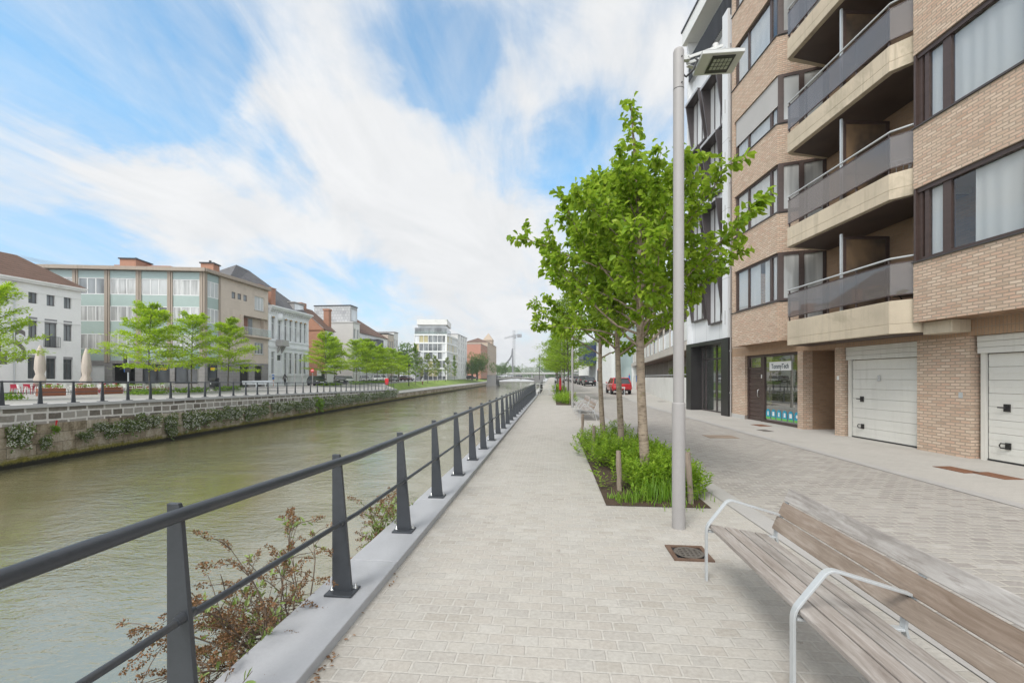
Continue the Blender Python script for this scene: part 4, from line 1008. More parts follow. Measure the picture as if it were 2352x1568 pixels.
sheet('far_promenade',[(lambda y:XW(y)-.1,lambda y:QZ(y)+.0),(cst(-29),lambda y:.5*(QZ(y)+SZ(y))),(cst(-33.5),SZ),(cst(-36.0),SZ)],[-45,-10,16,31,45,60,73.2],m_fpave)
sheet('far_street',[(cst(-36.0),SZ),(cst(-120),SZ)],[-45,-10,16,31,45,60,73.2],m_fpave)
LXL=lin([(73,-29.3),(100,-33.5),(126,-37.5),(165,-39.5),(203,-39.5),(430,-46)]); LXR=lin([(73,-29.1),(90,-30.6),(120,-32.2),(172,-34.6),(203,-35.6),(430,-42)])
Y2=[73.2,80,90,100,112,126,145,165,203,430]
sheet('quay_path',[(lambda y:XW(y)-.0,QL),(LXR,lambda y:QL(y)+.12)],Y2,m_fpave)
sheet('lawn',[(LXR,lambda y:QL(y)+.12),(lambda y:.5*(LXL(y)+LXR(y)),lambda y:.45*(QL(y)+.12)+.55*SZ(y)),(LXL,SZ)],Y2,m_grassy)
sheet('far_roadway',[(LXL,SZ),(cst(-60),SZ),(cst(-220),SZ)],Y2,m_fasph)
b=MB(); b.quad((-29.2,73.2,-1.2),(XW(73.2),73.2,-1.2),(XW(73.2),73.2,QZ(73)),(-29.2,73.2,SZ(73))); b.quad((-36,73.2,-1.2),(-29.2,73.2,-1.2),(-29.2,73.2,SZ(73)),(-36,73.2,SZ(73))); struct(b.build('quay_step',M['concrete']))
b=MB(); b.quad((-900,-300,.15),(-118,-300,.15),(-118,1500,1.2),(-900,1500,1.2)); b.quad((-300,428,1.0),(600,428,1.0),(600,1500,1.0),(-300,1500,1.0)); struct(b.build('far_ground',m_fasph))
# ---- quay wall of the far bank
def wallmats():
    m,t=newmat('old_ashlar'); x=t.n('SeparateXYZ',{0:t.obj()})
    v=t.n('CombineXYZ',{0:x.outputs[1],1:t.math('ADD',x.outputs[2],t.math('MULTIPLY',x.outputs[1],.0144))}).outputs[0]
    wv=t.n('VectorMath',{0:v,1:t.n('VectorMath',{0:t.n('TexNoise',{'Vector':v,'Scale':1.3,'Detail':3}).outputs[1],'Scale':.10},operation='SCALE').outputs[0]},operation='ADD').outputs[0]
    b=t.n('TexBrick',{'Vector':wv,'Color1':(0,0,0),'Color2':(1,1,1),'Mortar':(.5,.5,.5),'Scale':1.0,'Mortar Size':.05,'Mortar Smooth':.15,'Bias':0.0,'Brick Width':.92,'Row Height':.375},offset=.45,squash=.7,squash_frequency=3)
    g=t.noise(t.obj(),7,6,.7)
    st=t.ramp(t.math('ADD',t.math('MULTIPLY',b.outputs[0],.55),t.math('MULTIPLY',g,.5)),[(.2,(.11,.095,.078)),(.45,(.22,.195,.165)),(.7,(.36,.335,.30))])
    c=t.mix(b.outputs[1],st,t.ramp(g,[(.3,(.56,.53,.49)),(.6,(.70,.67,.63))]))
    t.out(bsdf(t,c,.9,spec=.2,normal=bump(t,t.math('SUBTRACT',t.math('MULTIPLY',g,.6),b.outputs[1]),.7,.03)))
    m2,t=newmat('weathered_quay_stone'); p=t.obj(); x=t.n('SeparateXYZ',{0:p})
    v=t.n('CombineXYZ',{0:x.outputs[1],1:x.outputs[2]}).outputs[0]
    b=t.n('TexBrick',{'Vector':v,'Color1':(0,0,0),'Color2':(1,1,1),'Mortar':(0,0,0),'Scale':1.0,'Mortar Size':.012,'Mortar Smooth':.3,'Brick Width':1.15,'Row Height':.46},offset=.5)
    n=t.noise(t.scaled(p,(1,1,.35)),1.6,7,.7,.5); f=t.noise(p,10,5,.7)
    c=t.ramp(t.math('ADD',t.math('MULTIPLY',n,.6),t.math('ADD',t.math('MULTIPLY',f,.3),t.math('MULTIPLY',b.outputs[0],.12))),[(.36,(.11,.085,.05)),(.48,(.30,.245,.17)),(.62,(.50,.44,.35))])
    c=t.mix(t.math('MULTIPLY',b.outputs[1],.65),c,(.07,.06,.045))
    gz_=t.math('ADD',x.outputs[2],t.math('MULTIPLY',t.math('SUBTRACT',t.noise(p,1.7,6,.7),.5),.75))
    moss=t.n('MapRange',{0:gz_,1:-1.80,2:-1.98,3:0.0,4:1.0}).outputs[0]
    c=t.mix(t.math('MULTIPLY',moss,.95),c,t.ramp(f,[(.35,(.10,.10,.012)),(.6,(.22,.19,.03))]))
    dk=t.n('MapRange',{0:t.math('ADD',x.outputs[2],t.math('MULTIPLY',t.math('SUBTRACT',f,.5),.16)),1:-2.02,2:-2.12,3:0.0,4:1.0}).outputs[0]
    c=t.mix(dk,c,(.022,.020,.012))
    t.out(bsdf(t,c,.9,spec=.25,normal=bump(t,t.math('SUBTRACT',f,b.outputs[1]),.8,.03)))
    return m,m2
m_ash,m_old=wallmats()
def farwall():
    r=thing('canal_wall','old stone canal wall of the far bank, pale pointed ashlar above mossy weathered stone','wall',(0,0,0))
    ys=[-45,-10,5,16,31,45,60,73.2]
    def band(name,fa,fb,dx,m,yy=ys,caps=True):
        v=[];f=[]
        for y in yy: v+=[(XW(y)+dx,y,fa(y)),(XW(y)+dx,y,fb(y)),(XW(y)-.6,y,fb(y)),(XW(y)-.6,y,fa(y))]
        for i in range(len(yy)-1):
            for j in range(4): f.append((4*i+j,4*i+4+j,4*i+4+(j+1)%4,4*i+(j+1)%4))
        f.append((0,1,2,3)); f.append(tuple(4*(len(yy)-1)+k for k in (3,2,1,0)))
        return MB().add(v,f).build(name,m,r)
    band('ashlar_band',lambda y:QZ(y)-.86,lambda y:QZ(y)-.10,.0,m_ash)
    band('lower_wall',cst(-4),lambda y:QZ(y)-.86,.05,m_old)
    b=band('far_coping',lambda y:QZ(y)-.10,lambda y:QZ(y)+.06,.08,pm('pale_coping',(.46,.455,.45),.7,0,.1,.6,dirt=(.38,.37,.36)))
    b.name='coping'
    y2=[73.2,90,120,160,203]
    band('lower_wall',cst(-4),lambda y:QL(y)-.18,.02,m_old,y2)
    band('coping',lambda y:QL(y)-.18,lambda y:QL(y)+.03,.07,M['concrete'],y2)
farwall()
def farrail():
    r=thing('canal_railing','long dark railing with tapered posts along the far canal wall','railing',(0,0,0))
    X=lambda y:XW(y)-.22; yy=[8,16,24,31,40,50,60,66,72.4]
    MB().tube([(X(y),y,QZ(y)+1.10) for y in yy],.034,8).build('handrail',M['railpaint'],r)
    MB().tube([(X(y),y,QZ(y)+.60) for y in yy],.018,6).build('lower_rail',M['railpaint'],r)
    first=None; y=9.2
    while y<72.6:
        if first is None:
            b=MB(); b.ext([(-.02,-.10,.06),(-.02,.10,.06),(-.02,.035,1.14),(-.02,-.035,1.14)],(.045,0,0)); first=b.build('post',M['railpaint'],r,(X(y),y,QZ(y)))
            MB().box(-.09,.09,-.22,.22,.06,.085).build('base_plate',M['railpaint'],first)
        else: dup(first,loc=(X(y),y,QZ(y)),parent=r)
        y+=1.5
farrail()
# ---------------------------------------------------------------- facade helper: a wall plane seen through the picture's columns and rows
class Fac:
    """local x along the wall, y into the building, z up; px/py are picture positions met by the plane"""
    def __init__(s,root,o,rz): s.r=root; s.o=Vector(o); s.rz=rz; s.ux=Vector((math.cos(rz),math.sin(rz),0)); s.n=Vector((-math.sin(rz),math.cos(rz),0))
    def x(s,px,y=0.0):
        o=s.o+s.n*y; d=at(px,1.0,0); d=Vector((d.x,d.y,0)); return (o.dot(s.n)/d.dot(s.n))*d.dot(s.ux)-o.dot(s.ux)
    def dep(s,px,y=0.0):
        o=s.o+s.n*y; d=at(px,1.0,0); return o.dot(s.n)/Vector((d.x,d.y,0)).dot(s.n)
    def z(s,px,py,y=0.0): return zat(py,s.dep(px,y))
    def part(s,mb,name,mat_,parent=None,bevel=0):
        if parent is not None and parent is not s.r: return mb.build(name,mat_,parent,bevel=bevel)
        return mb.build(name,mat_,s.r,tuple(s.o-s.r.location),bevel,rz=s.rz)
    def wall(s,x0,x1,z0,z1,ops,mat_,th=.35,name='wall',y0=0.0):
        xs=sorted({x0,x1,*[v for o in ops for v in o[:2] if x0<v<x1]}); zs=sorted({z0,z1,*[v for o in ops for v in o[2:4] if z0<v<z1]}); b=MB()
        for j in range(len(zs)-1):
            run=None
            for i in range(len(xs)-1):
                cx,cz=(xs[i]+xs[i+1])/2,(zs[j]+zs[j+1])/2
                hole=any(o[0]<cx<o[1] and o[2]<cz<o[3] for o in ops)
                if not hole: run=(run[0],xs[i+1]) if run else (xs[i],xs[i+1])
                if (hole or i==len(xs)-2) and run: b.box(run[0],run[1],y0,y0+th,zs[j],zs[j+1]); run=None
        return s.part(b,name,mat_)
    def win(s,x0,x1,z0,z1,fm,pmat,rec=.14,fw=.06,mull=(),bars=(),sill=None,name='window'):
        f=MB(); a,c=rec,rec+.07
        f.box(x0,x1,a,c,z0,z0+fw); f.box(x0,x1,a,c,z1-fw,z1); f.box(x0,x0+fw,a+.001,c-.001,z0+fw,z1-fw); f.box(x1-fw,x1,a+.001,c-.001,z0+fw,z1-fw)
        for m in mull: xm=x0+(x1-x0)*m; f.box(xm-fw/2,xm+fw/2,a+.002,c-.002,z0+fw,z1-fw)
        for m in bars: zm=z0+(z1-z0)*m; f.box(x0+fw,x1-fw,a+.003,c-.003,zm-fw/2,zm+fw/2)
        fo=s.part(f,name,fm)
        p=MB(); p.box(x0+fw*.5,x1-fw*.5,c-.04,c-.02,z0+fw*.5,z1-fw*.5); s.part(p,'pane',pmat,fo)
        if sill: q=MB(); q.box(x0-.06,x1+.06,-.07,a,z0-.08,z0); s.part(q,'sill',sill,fo)
        return fo
z1=lambda x,y:((x/2.24)/1.7007,(900+y/2.24)/1.7007)
z2=lambda x,y:((700+x/2.24)/1.7007,(950+y/2.24)/1.7007)
z4=lambda x,y:((1550+x/3.485)/1.7007,(1150+y/3.485)/1.7007)
def rect(F,zc,x0,y0,x1,y1,y=0.0):
    """picture rectangle (in one of my enlargements) -> opening on the wall plane"""
    a,b=zc(x0,y0),zc(x1,y1); m=((a[0]+b[0])/2)
    xa,xb=F.x(a[0],y),F.x(b[0],y)
    return (min(xa,xb),max(xa,xb),F.z(m,b[1],y),F.z(m,a[1],y))
D=lambda *v: sum(v)
# ---- white cafe
m_dkf=pm('dark_window_frame',(.075,.07,.07),.45,0,.1,3); m_whf=pm('white_window_frame',(.70,.70,.69),.45,0,.03,3); m_mural=pm('grey_mural_paint',(.145,.13,.125),.8,0,.1,.8)
m_grill=pm('roller_box_grey',(.24,.235,.24),.6)
def cafe():
    o=at(-60,36.6,.25); d=(Fw+Rw*.2).normalized(); rz=math.atan2(d.y,d.x)
    r=thing('white_cafe','white corner cafe with brown tiled roof and a large grey painted letter','building',o)
    F=Fac(r,o,rz); xr=F.x(186); ops=[];W=[]
    cols=((248,327),(408,482),(558,626))
    for k,(a,c) in enumerate(cols):
        ops.append(rect(F,z1,a,558+24*k,c,662+22*k)); W.append((ops[-1],1))
        ops.append(rect(F,z1,*((248,780,327,965),(390,800,500,1045),(556,815,630,990))[k])); W.append((ops[-1],2))
        ops.append(rect(F,z1,*((243,1112,330,1318),(404,1120,492,1322),(554,1128,636,1326))[k])); W.append((ops[-1],3))
    ops.append(rect(F,z1,-40,545,78,640)); W.append((ops[-1],1))
    F.wall(-3,xr,-.2,10.1,ops,M['whitewall'])
    for (a,c,e,g),kd in W:
        w=F.win(a,c,e,g,m_dkf,M['paneGrey'] if kd<3 else M['paneDark'],.16,.06,(.5,),() if kd==1 else (.72,) if kd==3 else ())
        if kd>1: q=MB(); q.box(a,c,.0,.15,g-.25*(1 if kd==3 else 1.6),g+.0); F.part(q,'shutter_box',m_grill,w)
        if kd==3: q=MB(); q.box(a-.1,c+.1,-.06,0,e-.14,e-.04); F.part(q,'sill',M['whitewall'],w)
    a,c,e,g=ops[4]; q=MB()
    for k in range(11): xx=a-.15+(c-a+.3)*k/10; q.bar((xx,-.16,e),(xx,-.16,e+1.0),.02,.02)
    q.bar((a-.15,-.16,e+1.0),(c+.15,-.16,e+1.0),.03,.03); q.bar((a-.15,-.16,e+.05),(c+.15,-.16,e+.05),.03,.03); F.part(q,'balcony_rail',M['darkmetal'])
    q=MB(); q.box(-3,xr+.25,-.30,.0,10.1,10.28); q.box(-3,xr+.32,-.42,.0,10.28,10.42); q.box(-3,xr,-.05,0,6.72,6.82); q.box(-3,xr,-.04,0,9.3,9.38); F.part(q,'cornice',M['whitewall'])
    q=MB(); q.box(xr-.35,xr,.35,9,-.2,10.1); q.box(-3,xr,8.7,9,-.2,10.1); F.part(q,'end_wall',M['whitewall'])
    ax=F.x(39,3.4); az=F.z(39,592,3.4); q=MB()
    A=[(-3,-.4,10.42),(xr+.3,-.4,10.42),(xr+.3,9.2,10.42),(-3,9.2,10.42),(-3,3.4,az),(ax,3.4,az)]
    q.add(A,[(0,1,5,4),(1,2,5),(2,3,4,5),(0,4,3),(0,3,2,1)]); F.part(q,'roof',M['redtile'])
    q=MB(); px_=F.x(31.5); q.tube([(px_,-.08,.2),(px_,-.08,10.1)],.05,8); F.part(q,'downpipe',M['galv'])
    # mural letters (painted on the wall)
    s=textmesh('mural_letter','S',4.0,m_mural,r); cx=F.x(44); zz=F.z(44,795)
    p=F.o+F.ux*cx-F.n*.012; s.location=(p.x-r.location.x,p.y-r.location.y,zz-.1-r.location.z); s.rotation_euler=(rad(90),0,rz); s.scale=(.62,1.05,1)
    q=MB(); x0,x1=F.x(-8),F.x(16); q.box(x0-2,F.x(2),-.012,0,F.z(0,835),F.z(0,800)); q.box(x0-2,x1,-.013,-.001,F.z(8,843),F.z(8,822)); F.part(q,'mural_letter',m_mural)
cafe()
# ---- corner block: sea green panels and stone flank
m_teal=pm('sea_green_panel',(.335,.415,.385),.5,0,.05,.4,dirt=(.30,.38,.355)); m_rib=pm('ribbed_green_panel',(.33,.41,.40),.5,0,.05,.4); m_pil=pm('brown_concrete_pillar',(.33,.275,.225),.85,0,.12,1.2,stretch=(4,4,.3),dirt=(.25,.205,.165))
m_stone=brickmat('beige_stone_slabs',[(.50,.425,.355),(.57,.49,.415),(.53,.455,.38)],(.45,.39,.33),.55,1.0,.006,.15,mottle=.4,stain=(.33,.28,.22)); m_gst=brickmat('grey_base_stone',[(.20,.19,.18),(.27,.26,.25),(.24,.225,.215)],(.36,.35,.33),.8,.4,.012,.2,mottle=.4)
m_chim=brickmat('red_chimney_brick',[(.33,.14,.085),(.40,.18,.11),(.36,.155,.095)],(.35,.26,.2),.21,.07,.01,.4)
PX=-40.3
def corner_block():
    o=at(470,50.5,.35); d=(Rw+Fw*.09).normalized(); rz=math.atan2(d.y,d.x)
    r=thing('corner_apartment_building','four storey corner block with sea green panels, white windows and a beige stone flank','apartment building',o)
    F=Fac(r,o,rz); x0=F.x(70)
    zt=13.55; rows=((10.78,12.66),(7.72,9.48),(4.55,6.28)); px=(70,105,172,245.4,317.6,389.8,464)
    for i in range(len(px)-1):
        a,c=F.x(px[i])+.28,F.x(px[i+1])-.28
        lo=3.25
        for (e,g) in rows[::-1]: b=MB(); b.box(a,c,.10,.3,lo,e); F.part(b,'green_panel',m_teal); lo=g
        b=MB()
        for k in range(9): b.box(a,c,.06+.02*(k%2),.3,12.68+k*.09,12.68+(k+1)*.09)
        F.part(b,'top_panel',m_rib)
        for j,(e,g) in enumerate(rows):
            F.win(a,c,e,g,m_whf,(M['curtain'],M['curtain2'],M['paneGrey'])[0 if (i*2+j)%5 not in(3,4) else ((i*2+j)%5)-2],.09,.09,(.3,.64) if i%2 else (.34,.66))
        b=MB(); q0=F.x(px[i+1])
        for dx in (-.28,-.08,.12): b.box(q0+dx,q0+dx+.16,-.02-.05*(dx>-.2 and dx<.1),.3,3.0,zt)
        F.part(b,'pillar',m_pil)
    # canal side: one green bay then stone
    o2=Vector((PX,o.y+.12,.35)); G=Fac(r,o2,PI/2); xb=G.x(507); xe=G.x(616)
    o2x=o2
    a,c=.35,xb-.25; lo=3.25
    for (e,g) in rows[::-1]: b=MB(); b.box(a,c,.10,.3,lo,e); G.part(b,'green_panel',m_teal); lo=g
    b=MB(); b.box(a,c,.07,.3,12.66,13.5); G.part(b,'top_panel',m_rib)
    for (e,g) in rows: G.win(a,c,e,g,m_whf,M['curtain2'],.09,.09,(.34,.66))
    b=MB(); b.box(-.1,.35,-.03,.3,3.0,zt); b.box(xb-.25,xb,-.03,.3,3.0,zt); G.part(b,'pillar',m_pil)
    ops=[rect(G,z2,*q) for q in ((459,450,491,508),(511,465,541,517),(562,477,592,530),(660,492,745,610),(459,665,489,712),(552,672,776,835),(660,890,742,992))]
    G.wall(xb,xe,3.25,zt,ops,m_stone)
    for k in (0,1,2,4): G.win(*ops[k],m_dkf,M['paneGrey'],.05,.10)
    for k in (3,6): G.win(*ops[k],m_whf,M['curtain2'] if k==3 else M['paneGrey'],.12,.08,(.34,.66),sill=M['concrete'])
    a,c,e,g=ops[5]; b=MB(); b.box(a-.5,c,-.55,.9,e-.22,e); b.box(a-.5,a-.4,-.5,0,e,g); G.part(b,'balcony',m_stone)
    b=MB(); b.box(a-.35,c-.05,-.5,-.48,e+.05,e+.98); G.part(b,'balcony_glass',M['clear']); b=MB(); b.bar((a-.4,-.49,e+1),(c,-.49,e+1),.05,.04); G.part(b,'balcony_rail',M['galv'])
    b=MB(); b.box(a,c,.9,1,e,g); G.part(b,'balcony_back',m_stone); b=MB(); b.box(a+.9,a+2.1,.82,.9,e,g-.1); G.part(b,'balcony_door',pm('rust_brown_panel',(.24,.10,.065),.6))
    for u0 in (a+.1,a+2.3): b=MB(); b.box(u0,u0+.75,.84,.9,e+.05,g-.1); G.part(b,'window',M['paneGrey'])
    d1,d2=rect(G,z2,530,1090,611,1245),rect(G,z2,660,1095,726,1240); sh=rect(G,z2,228,1085,358,1200)
    sh=(.4,xb-.5,.9,2.9)
    G.wall(-.1,xe,0,3.25,[(d1[0],d1[1],0,d1[3]),(d2[0],d2[1],0,d2[3]),sh],m_gst)
    for dd in (d1,d2): b=MB(); b.box(dd[0],dd[1],.2,.26,0,dd[3]); G.part(b,'door',M['darkmetal'])
    G.win(*sh,M['blackplastic'],M['paneDark'],.08,.08)
    b=MB(); b.box(sh[0]+.5,sh[1]-.4,.05,.06,2.2,2.5); G.part(b,'shop_lettering',pm('yellow_lettering',(.75,.48,.0),.5))
    # ground floor of the green front: garage, passage, shop
    P=[F.x(v) for v in (188,202,240,258,310,327,389.8,401,455,464)]
    gops=[(P[1],P[2],0,2.7),(P[3],P[4],0,2.9),(P[5],P[6],.6,2.8),(P[7],P[8],.6,2.8)]
    F.wall(x0,-.0,0,3.25,gops,m_gst)
    b=MB(); b.box(P[1],P[2],.15,.2,0,2.7); g_=F.part(b,'garage_door',M['white'])
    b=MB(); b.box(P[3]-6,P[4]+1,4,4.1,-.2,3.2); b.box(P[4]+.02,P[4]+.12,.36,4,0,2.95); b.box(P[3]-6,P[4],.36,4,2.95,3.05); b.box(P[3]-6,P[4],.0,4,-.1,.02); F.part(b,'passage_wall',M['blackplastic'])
    for k in (2,3): w=F.win(*gops[k],M['blackplastic'],M['paneDark'],.1,.1,(.5,)); b=MB(); b.box(gops[k][0]+.2,gops[k][1]-.2,.14,.16,.7,1.15); F.part(b,'window_display',M['paneGrey'],w)
    ov=[]
    for (px_,wd) in ((P[5]+1.5,1.1),):
        t_=textmesh('shop_lettering','grasta',.55,pm('yellow_sign',(.85,.58,.0),.5),r); p=F.o+F.ux*(px_+.4)-F.n*-.06; t_.location=(p.x-r.location.x,p.y-r.location.y,2.35-r.location.z+.35); t_.rotation_euler=(rad(90),0,rz)
    b=MB(); b.box(x0,.25,-.45,.3,13.55,13.95); F.part(b,'eaves',m_pil); b=MB(); b.box(-.3,xe,-.5,.3,13.56,13.94); G.part(b,'eaves',m_pil)
    b=MB(); b.box(x0,.0,.3,12,13.7,13.98); F.part(b,'roof',M['concrete'])
    b=MB(); b.box(xe-.3,xe,.35,12,0,13.6); G.part(b,'end_wall',m_stone)
    for (pa,pb,pt,yy,dp) in ((275,312,595,2.5,2.6),(461,490,605,2.0,1.3)):
        a,c=F.x(pa,yy),F.x(pb,yy); zz=F.z((pa+pb)/2,pt,yy)-.35
        b=MB(); b.box(a,c,yy,yy+dp,13.95,zz); ch=F.part(b,'chimney',m_chim); b=MB(); b.box(a-.12,c+.12,yy-.12,yy+dp+.12,zz,zz+.14); b.lathe([(.14,zz+.14),(.14,zz+.5)],8,((a+c)/2,yy+dp/2,0)); F.part(b,'chimney_cap',M['darkmetal'],ch)
    a,c=F.x(262,4),F.x(392,4); b=MB(); b.box(a,c,4,8,13.95,F.z(330,616,4)); F.part(b,'roof_house',m_chim)
    return xe,o2
XE,O2=corner_block()
# ---- white stucco town house with cornice, slate hip roof and dormer
def townhouse():
    y0=O2.y+XE+.05; o=Vector((PX,y0,.42)); r=thing('white_town_house','white stucco town house with bracketed cornice, tall narrow windows and slate roof','house',o)
    F=Fac(r,o,PI/2); L=F.x(709); m_st=pm('grey_white_stucco',(.70,.71,.72),.8,0,.06,.5,bmp=.1,bs=30,dirt=(.50,.50,.50)); m_or=pm('ochre_relief',(.42,.30,.17),.8)
    xs=[(822,),(878,),(932,),(976,),(1022,),(1064,),(1100,)]; ops=[];N=[F.x(z2(q[0],0)[0]) for q in xs]
    for i,x in enumerate(N): ops.append((x-.42,x+.42,6.75,10.0))
    for i,x in enumerate(N):
        ops.append((x-.42,x+.42,1.75,5.0) if i!=1 else (x-.55,x+.55,.25,4.6))
    F.wall(0,L,0,11.1,ops,m_st)
    for i,(a,c,e,g) in enumerate(ops):
        if i==8:
            b=MB(); b.box(a,c,.2,.27,e,g-.9); F.part(b,'door',m_st); F.win(a,c,g-.9,g,m_whf,M['paneDark'],.18,.06); continue
        w=F.win(a,c,e,g,m_whf,M['paneGrey'],.16,.07,(.5,),(.72,))
        if i<7: b=MB(); b.box(a-.1,c+.1,-.10,0,g+.05,g+.22); b.box(a-.16,a-.06,-.06,0,e,g); b.box(c+.06,c+.16,-.06,0,e,g); F.part(b,'surround',m_st,w); b=MB(); b.lathe([(.0,-.14),(.16,-.10),(.2,0),(.12,.12),(0,.18)],8,((a+c)/2,-.05,g-.02)); F.part(b,'ornament',m_or,w)
    b=MB()
    for k in range(9): b.box(0,L,-.035,0,1.0+k*.46,1.0+k*.46+.40) if False else None
    for x0,x1 in [(0,N[0]-.5)]+[(N[i]+.5,N[i+1]-.5) for i in range(6) if i not in (0,1)]+[(N[6]+.5,L)]:
        for k in range(8): b.box(x0,x1,-.05,-.001,1.7+k*.44,1.7+k*.44+.37)
    F.part(b,'rustication',m_st)
    b=MB(); b.box(0,L,-.10,-.002,5.55,5.72); b.box(0,L,-.14,-.002,5.72,5.85); b.box(0,L,-.10,-.002,6.5,6.64); b.box(0,L,-.12,-.002,1.45,1.6); F.part(b,'string_course',m_st)
    b=MB(); b.box(0,L,-.10,0,10.5,10.62); b.box(-.05,L+.1,-.55,.3,11.1,11.32); b.box(-.05,L+.15,-.75,.3,11.32,11.55)
    for k in range(20): x=.2+k*(L-.4)/19; b.ext([(x-.09,-.48,11.1),(x-.09,0,11.1),(x-.09,0,10.62),(x-.09,-.14,10.66)],(.18,0,0))
    F.part(b,'cornice',m_st)
    x=N[1]; b=MB(); b.box(x-.95,x+.95,-.95,0,5.86,6.05); b.ext([(x-.6,-.6,5.85),(x-.6,-.005,5.85),(x-.6,-.005,4.8)],(.25,0,0)); b.ext([(x+.35,-.6,5.85),(x+.35,-.005,5.85),(x+.35,-.005,4.8)],(.25,0,0)); b.box(x-.9,x+.9,-.9,-.78,6.05,6.75); b.box(x-.9,x-.78,-.78,0,6.05,6.75); b.box(x+.78,x+.9,-.78,0,6.05,6.75); F.part(b,'stone_balcony',pm('grey_stone_balcony',(.36,.345,.33),.85,0,.12,2))
    b=MB(); b.lathe([(.0,-.55),(.55,-.5),(.62,0),(.55,.5),(0,.55)],12,(x,.15,10.15)); F.part(b,'arched_pediment',m_st)
    zr=17.6; yb=14; b=MB(); A=[(-6.5,2.2,11.55),(L+.1,-.2,11.55),(L+.1,yb,11.55),(-6.5,yb,11.55),(F.x(543,5.5),5.5,zr),(F.x(572,5.5),5.5,zr-.2)]
    b.add(A,[(0,1,5,4),(1,2,5),(2,3,4,5),(3,0,4),(3,2,1,0)]); F.part(b,'roof',M['slate'])
    for (pa,yy,h) in ((594,1.5,1.3),(622,1.2,1.4)): x=F.x(pa+6,yy); b=MB(); b.box(x-.5,x+.5,yy,yy+.8,11.6,14.2 if pa<600 else 14.4); b.box(x-.6,x+.6,yy-.1,yy+.9,14.2 if pa<600 else 14.4,14.55); F.part(b,'chimney',m_chim)
    b=MB(); b.box(L-3.2,L-.4,.6,3.2,11.6,13.1); b.box(L-3.35,L-.25,.45,3.3,13.1,13.25); dm=F.part(b,'dormer',M['lampgrey']); 
    b=MB(); b.box(L-3.0,L-.6,.56,.6,11.95,12.95); F.part(b,'dormer_window',M['paneSky'],dm)
    b=MB(); b.box(L-.3,L,.35,14,0,11.5); b.box(0,L,13.7,14,0,11.5); F.part(b,'end_wall',m_st)
townhouse()
# ---- the further street front: simple helper for houses with a flank towards us and a front to the canal
def house(name,label,cat,X,pa,pb,eave,side_w,wallm,sidem=None,roof=None,ridge=0,rows=(),ncol=3,fm=None,pane=None,base=.6,ww=.9,rooftype='flat',frontless=False):
    d0=-X/(.0936-(pa-1176)/1000*CS); p=at(pa,d0,base); o=Vector((X,p.y,base)); r=thing(name,label,cat,o); F=Fac(r,o,PI/2); L=F.x(pb)
    ops=[]
    for (e,g) in rows:
        for k in range(ncol): x=L*(k+.5)/ncol; ops.append((x-ww/2,x+ww/2,e,g))
    F.wall(.3,L,-.3,eave,ops,wallm)
    for op in ops: F.win(*op,fm or m_whf,pane or M['paneGrey'],.12,.07,(.5,),sill=None)
    b=MB(); b.box(0,.3,0,side_w,-.3,eave); b.box(L-.3,L,.35,side_w,-.3,eave); b.box(.3,L-.3,side_w-.3,side_w,-.3,eave); F.part(b,'flank_wall',sidem or wallm)
    if rooftype=='gable':
        b=MB(); A=[(-.15,-.3,eave),(L+.15,-.3,eave),(L+.15,side_w+.2,eave),(-.15,side_w+.2,eave),(-.15,side_w/2,eave+ridge),(L+.15,side_w/2,eave+ridge)]
        b.add(A,[(0,1,5,4),(2,3,4,5),(3,2,1,0)]); F.part(b,'roof',roof)
        b=MB(); b.ext([(0,0,eave),(0,side_w,eave),(0,side_w/2,eave+ridge-.15)],(.3,0,0)); F.part(b,'gable',sidem or wallm)
    elif rooftype=='hip':
        b=MB(); q=min(side_w/2,L*.3); A=[(-.2,-.3,eave),(L+.2,-.3,eave),(L+.2,side_w+.2,eave),(-.2,side_w+.2,eave),(q,side_w/2,eave+ridge),(L-q,side_w/2,eave+ridge)]
        b.add(A,[(0,1,5,4),(1,2,5),(2,3,4,5),(3,0,4),(3,2,1,0)]); F.part(b,'roof',roof)
    else:
        b=MB(); b.box(-.1,L+.1,-.12,side_w+.1,eave,eave+.25); F.part(b,'roof',roof or M['lampgrey'])
    return r,F,L
m_rbrick=brickmat('orange_red_brick',[(.36,.15,.085),(.44,.20,.12),(.40,.17,.10)],(.36,.27,.2),.22,.075,.01,.4,stain=(.28,.13,.08))
r,F,L=house('brick_house','orange brick house with tiled gable roof between the white town house and the grey block','house',-41,745,768,9.6,9,M['whitewall'],m_rbrick,M['redtile'],4.2,((6.2,8.4),(2.2,4.6)),2,rooftype='gable')
b=MB(); b.box(3.0,4.0,.8,1.8,9,13.6); b.box(2.9,4.1,.7,1.9,13.6,13.9); F.part(b,'chimney',m_chim)
b=MB(); b.box(-.3,1.4,4.2,6,9.5,14.6); F.part(b,'chimney',m_chim)
m_pat=brickmat('patterned_slate_cladding',[(.30,.30,.31),(.48,.48,.48),(.38,.38,.385)],(.25,.25,.25),.6,.6,.03,.2,mottle=.15)
m_lg=brickmat('pale_grey_brick',[(.47,.45,.43),(.53,.51,.485),(.50,.475,.45)],(.46,.44,.42),.22,.08,.008,.2,mottle=.3)
r,F,L=house('grey_house','pale grey brick house with a blank flank wall and slate clad top storey','house',-41,810.6,826,12.2,12,M['offwhite'],m_lg,M['concrete'],0,((9,11),(5.8,7.8),(2,4.5)),2,base=.7)
b=MB(); b.box(2.0,5.2,1.5,9.5,12.4,16.0); tp=F.part(b,'top_storey',m_pat); b=MB(); b.box(2.4,4.9,1.44,1.5,13,15.3); F.part(b,'window',M['paneSky'],tp); b=MB(); b.box(1.95,5.3,1.4,9.6,16,16.25); F.part(b,'roof_edge',M['darkmetal'],tp)
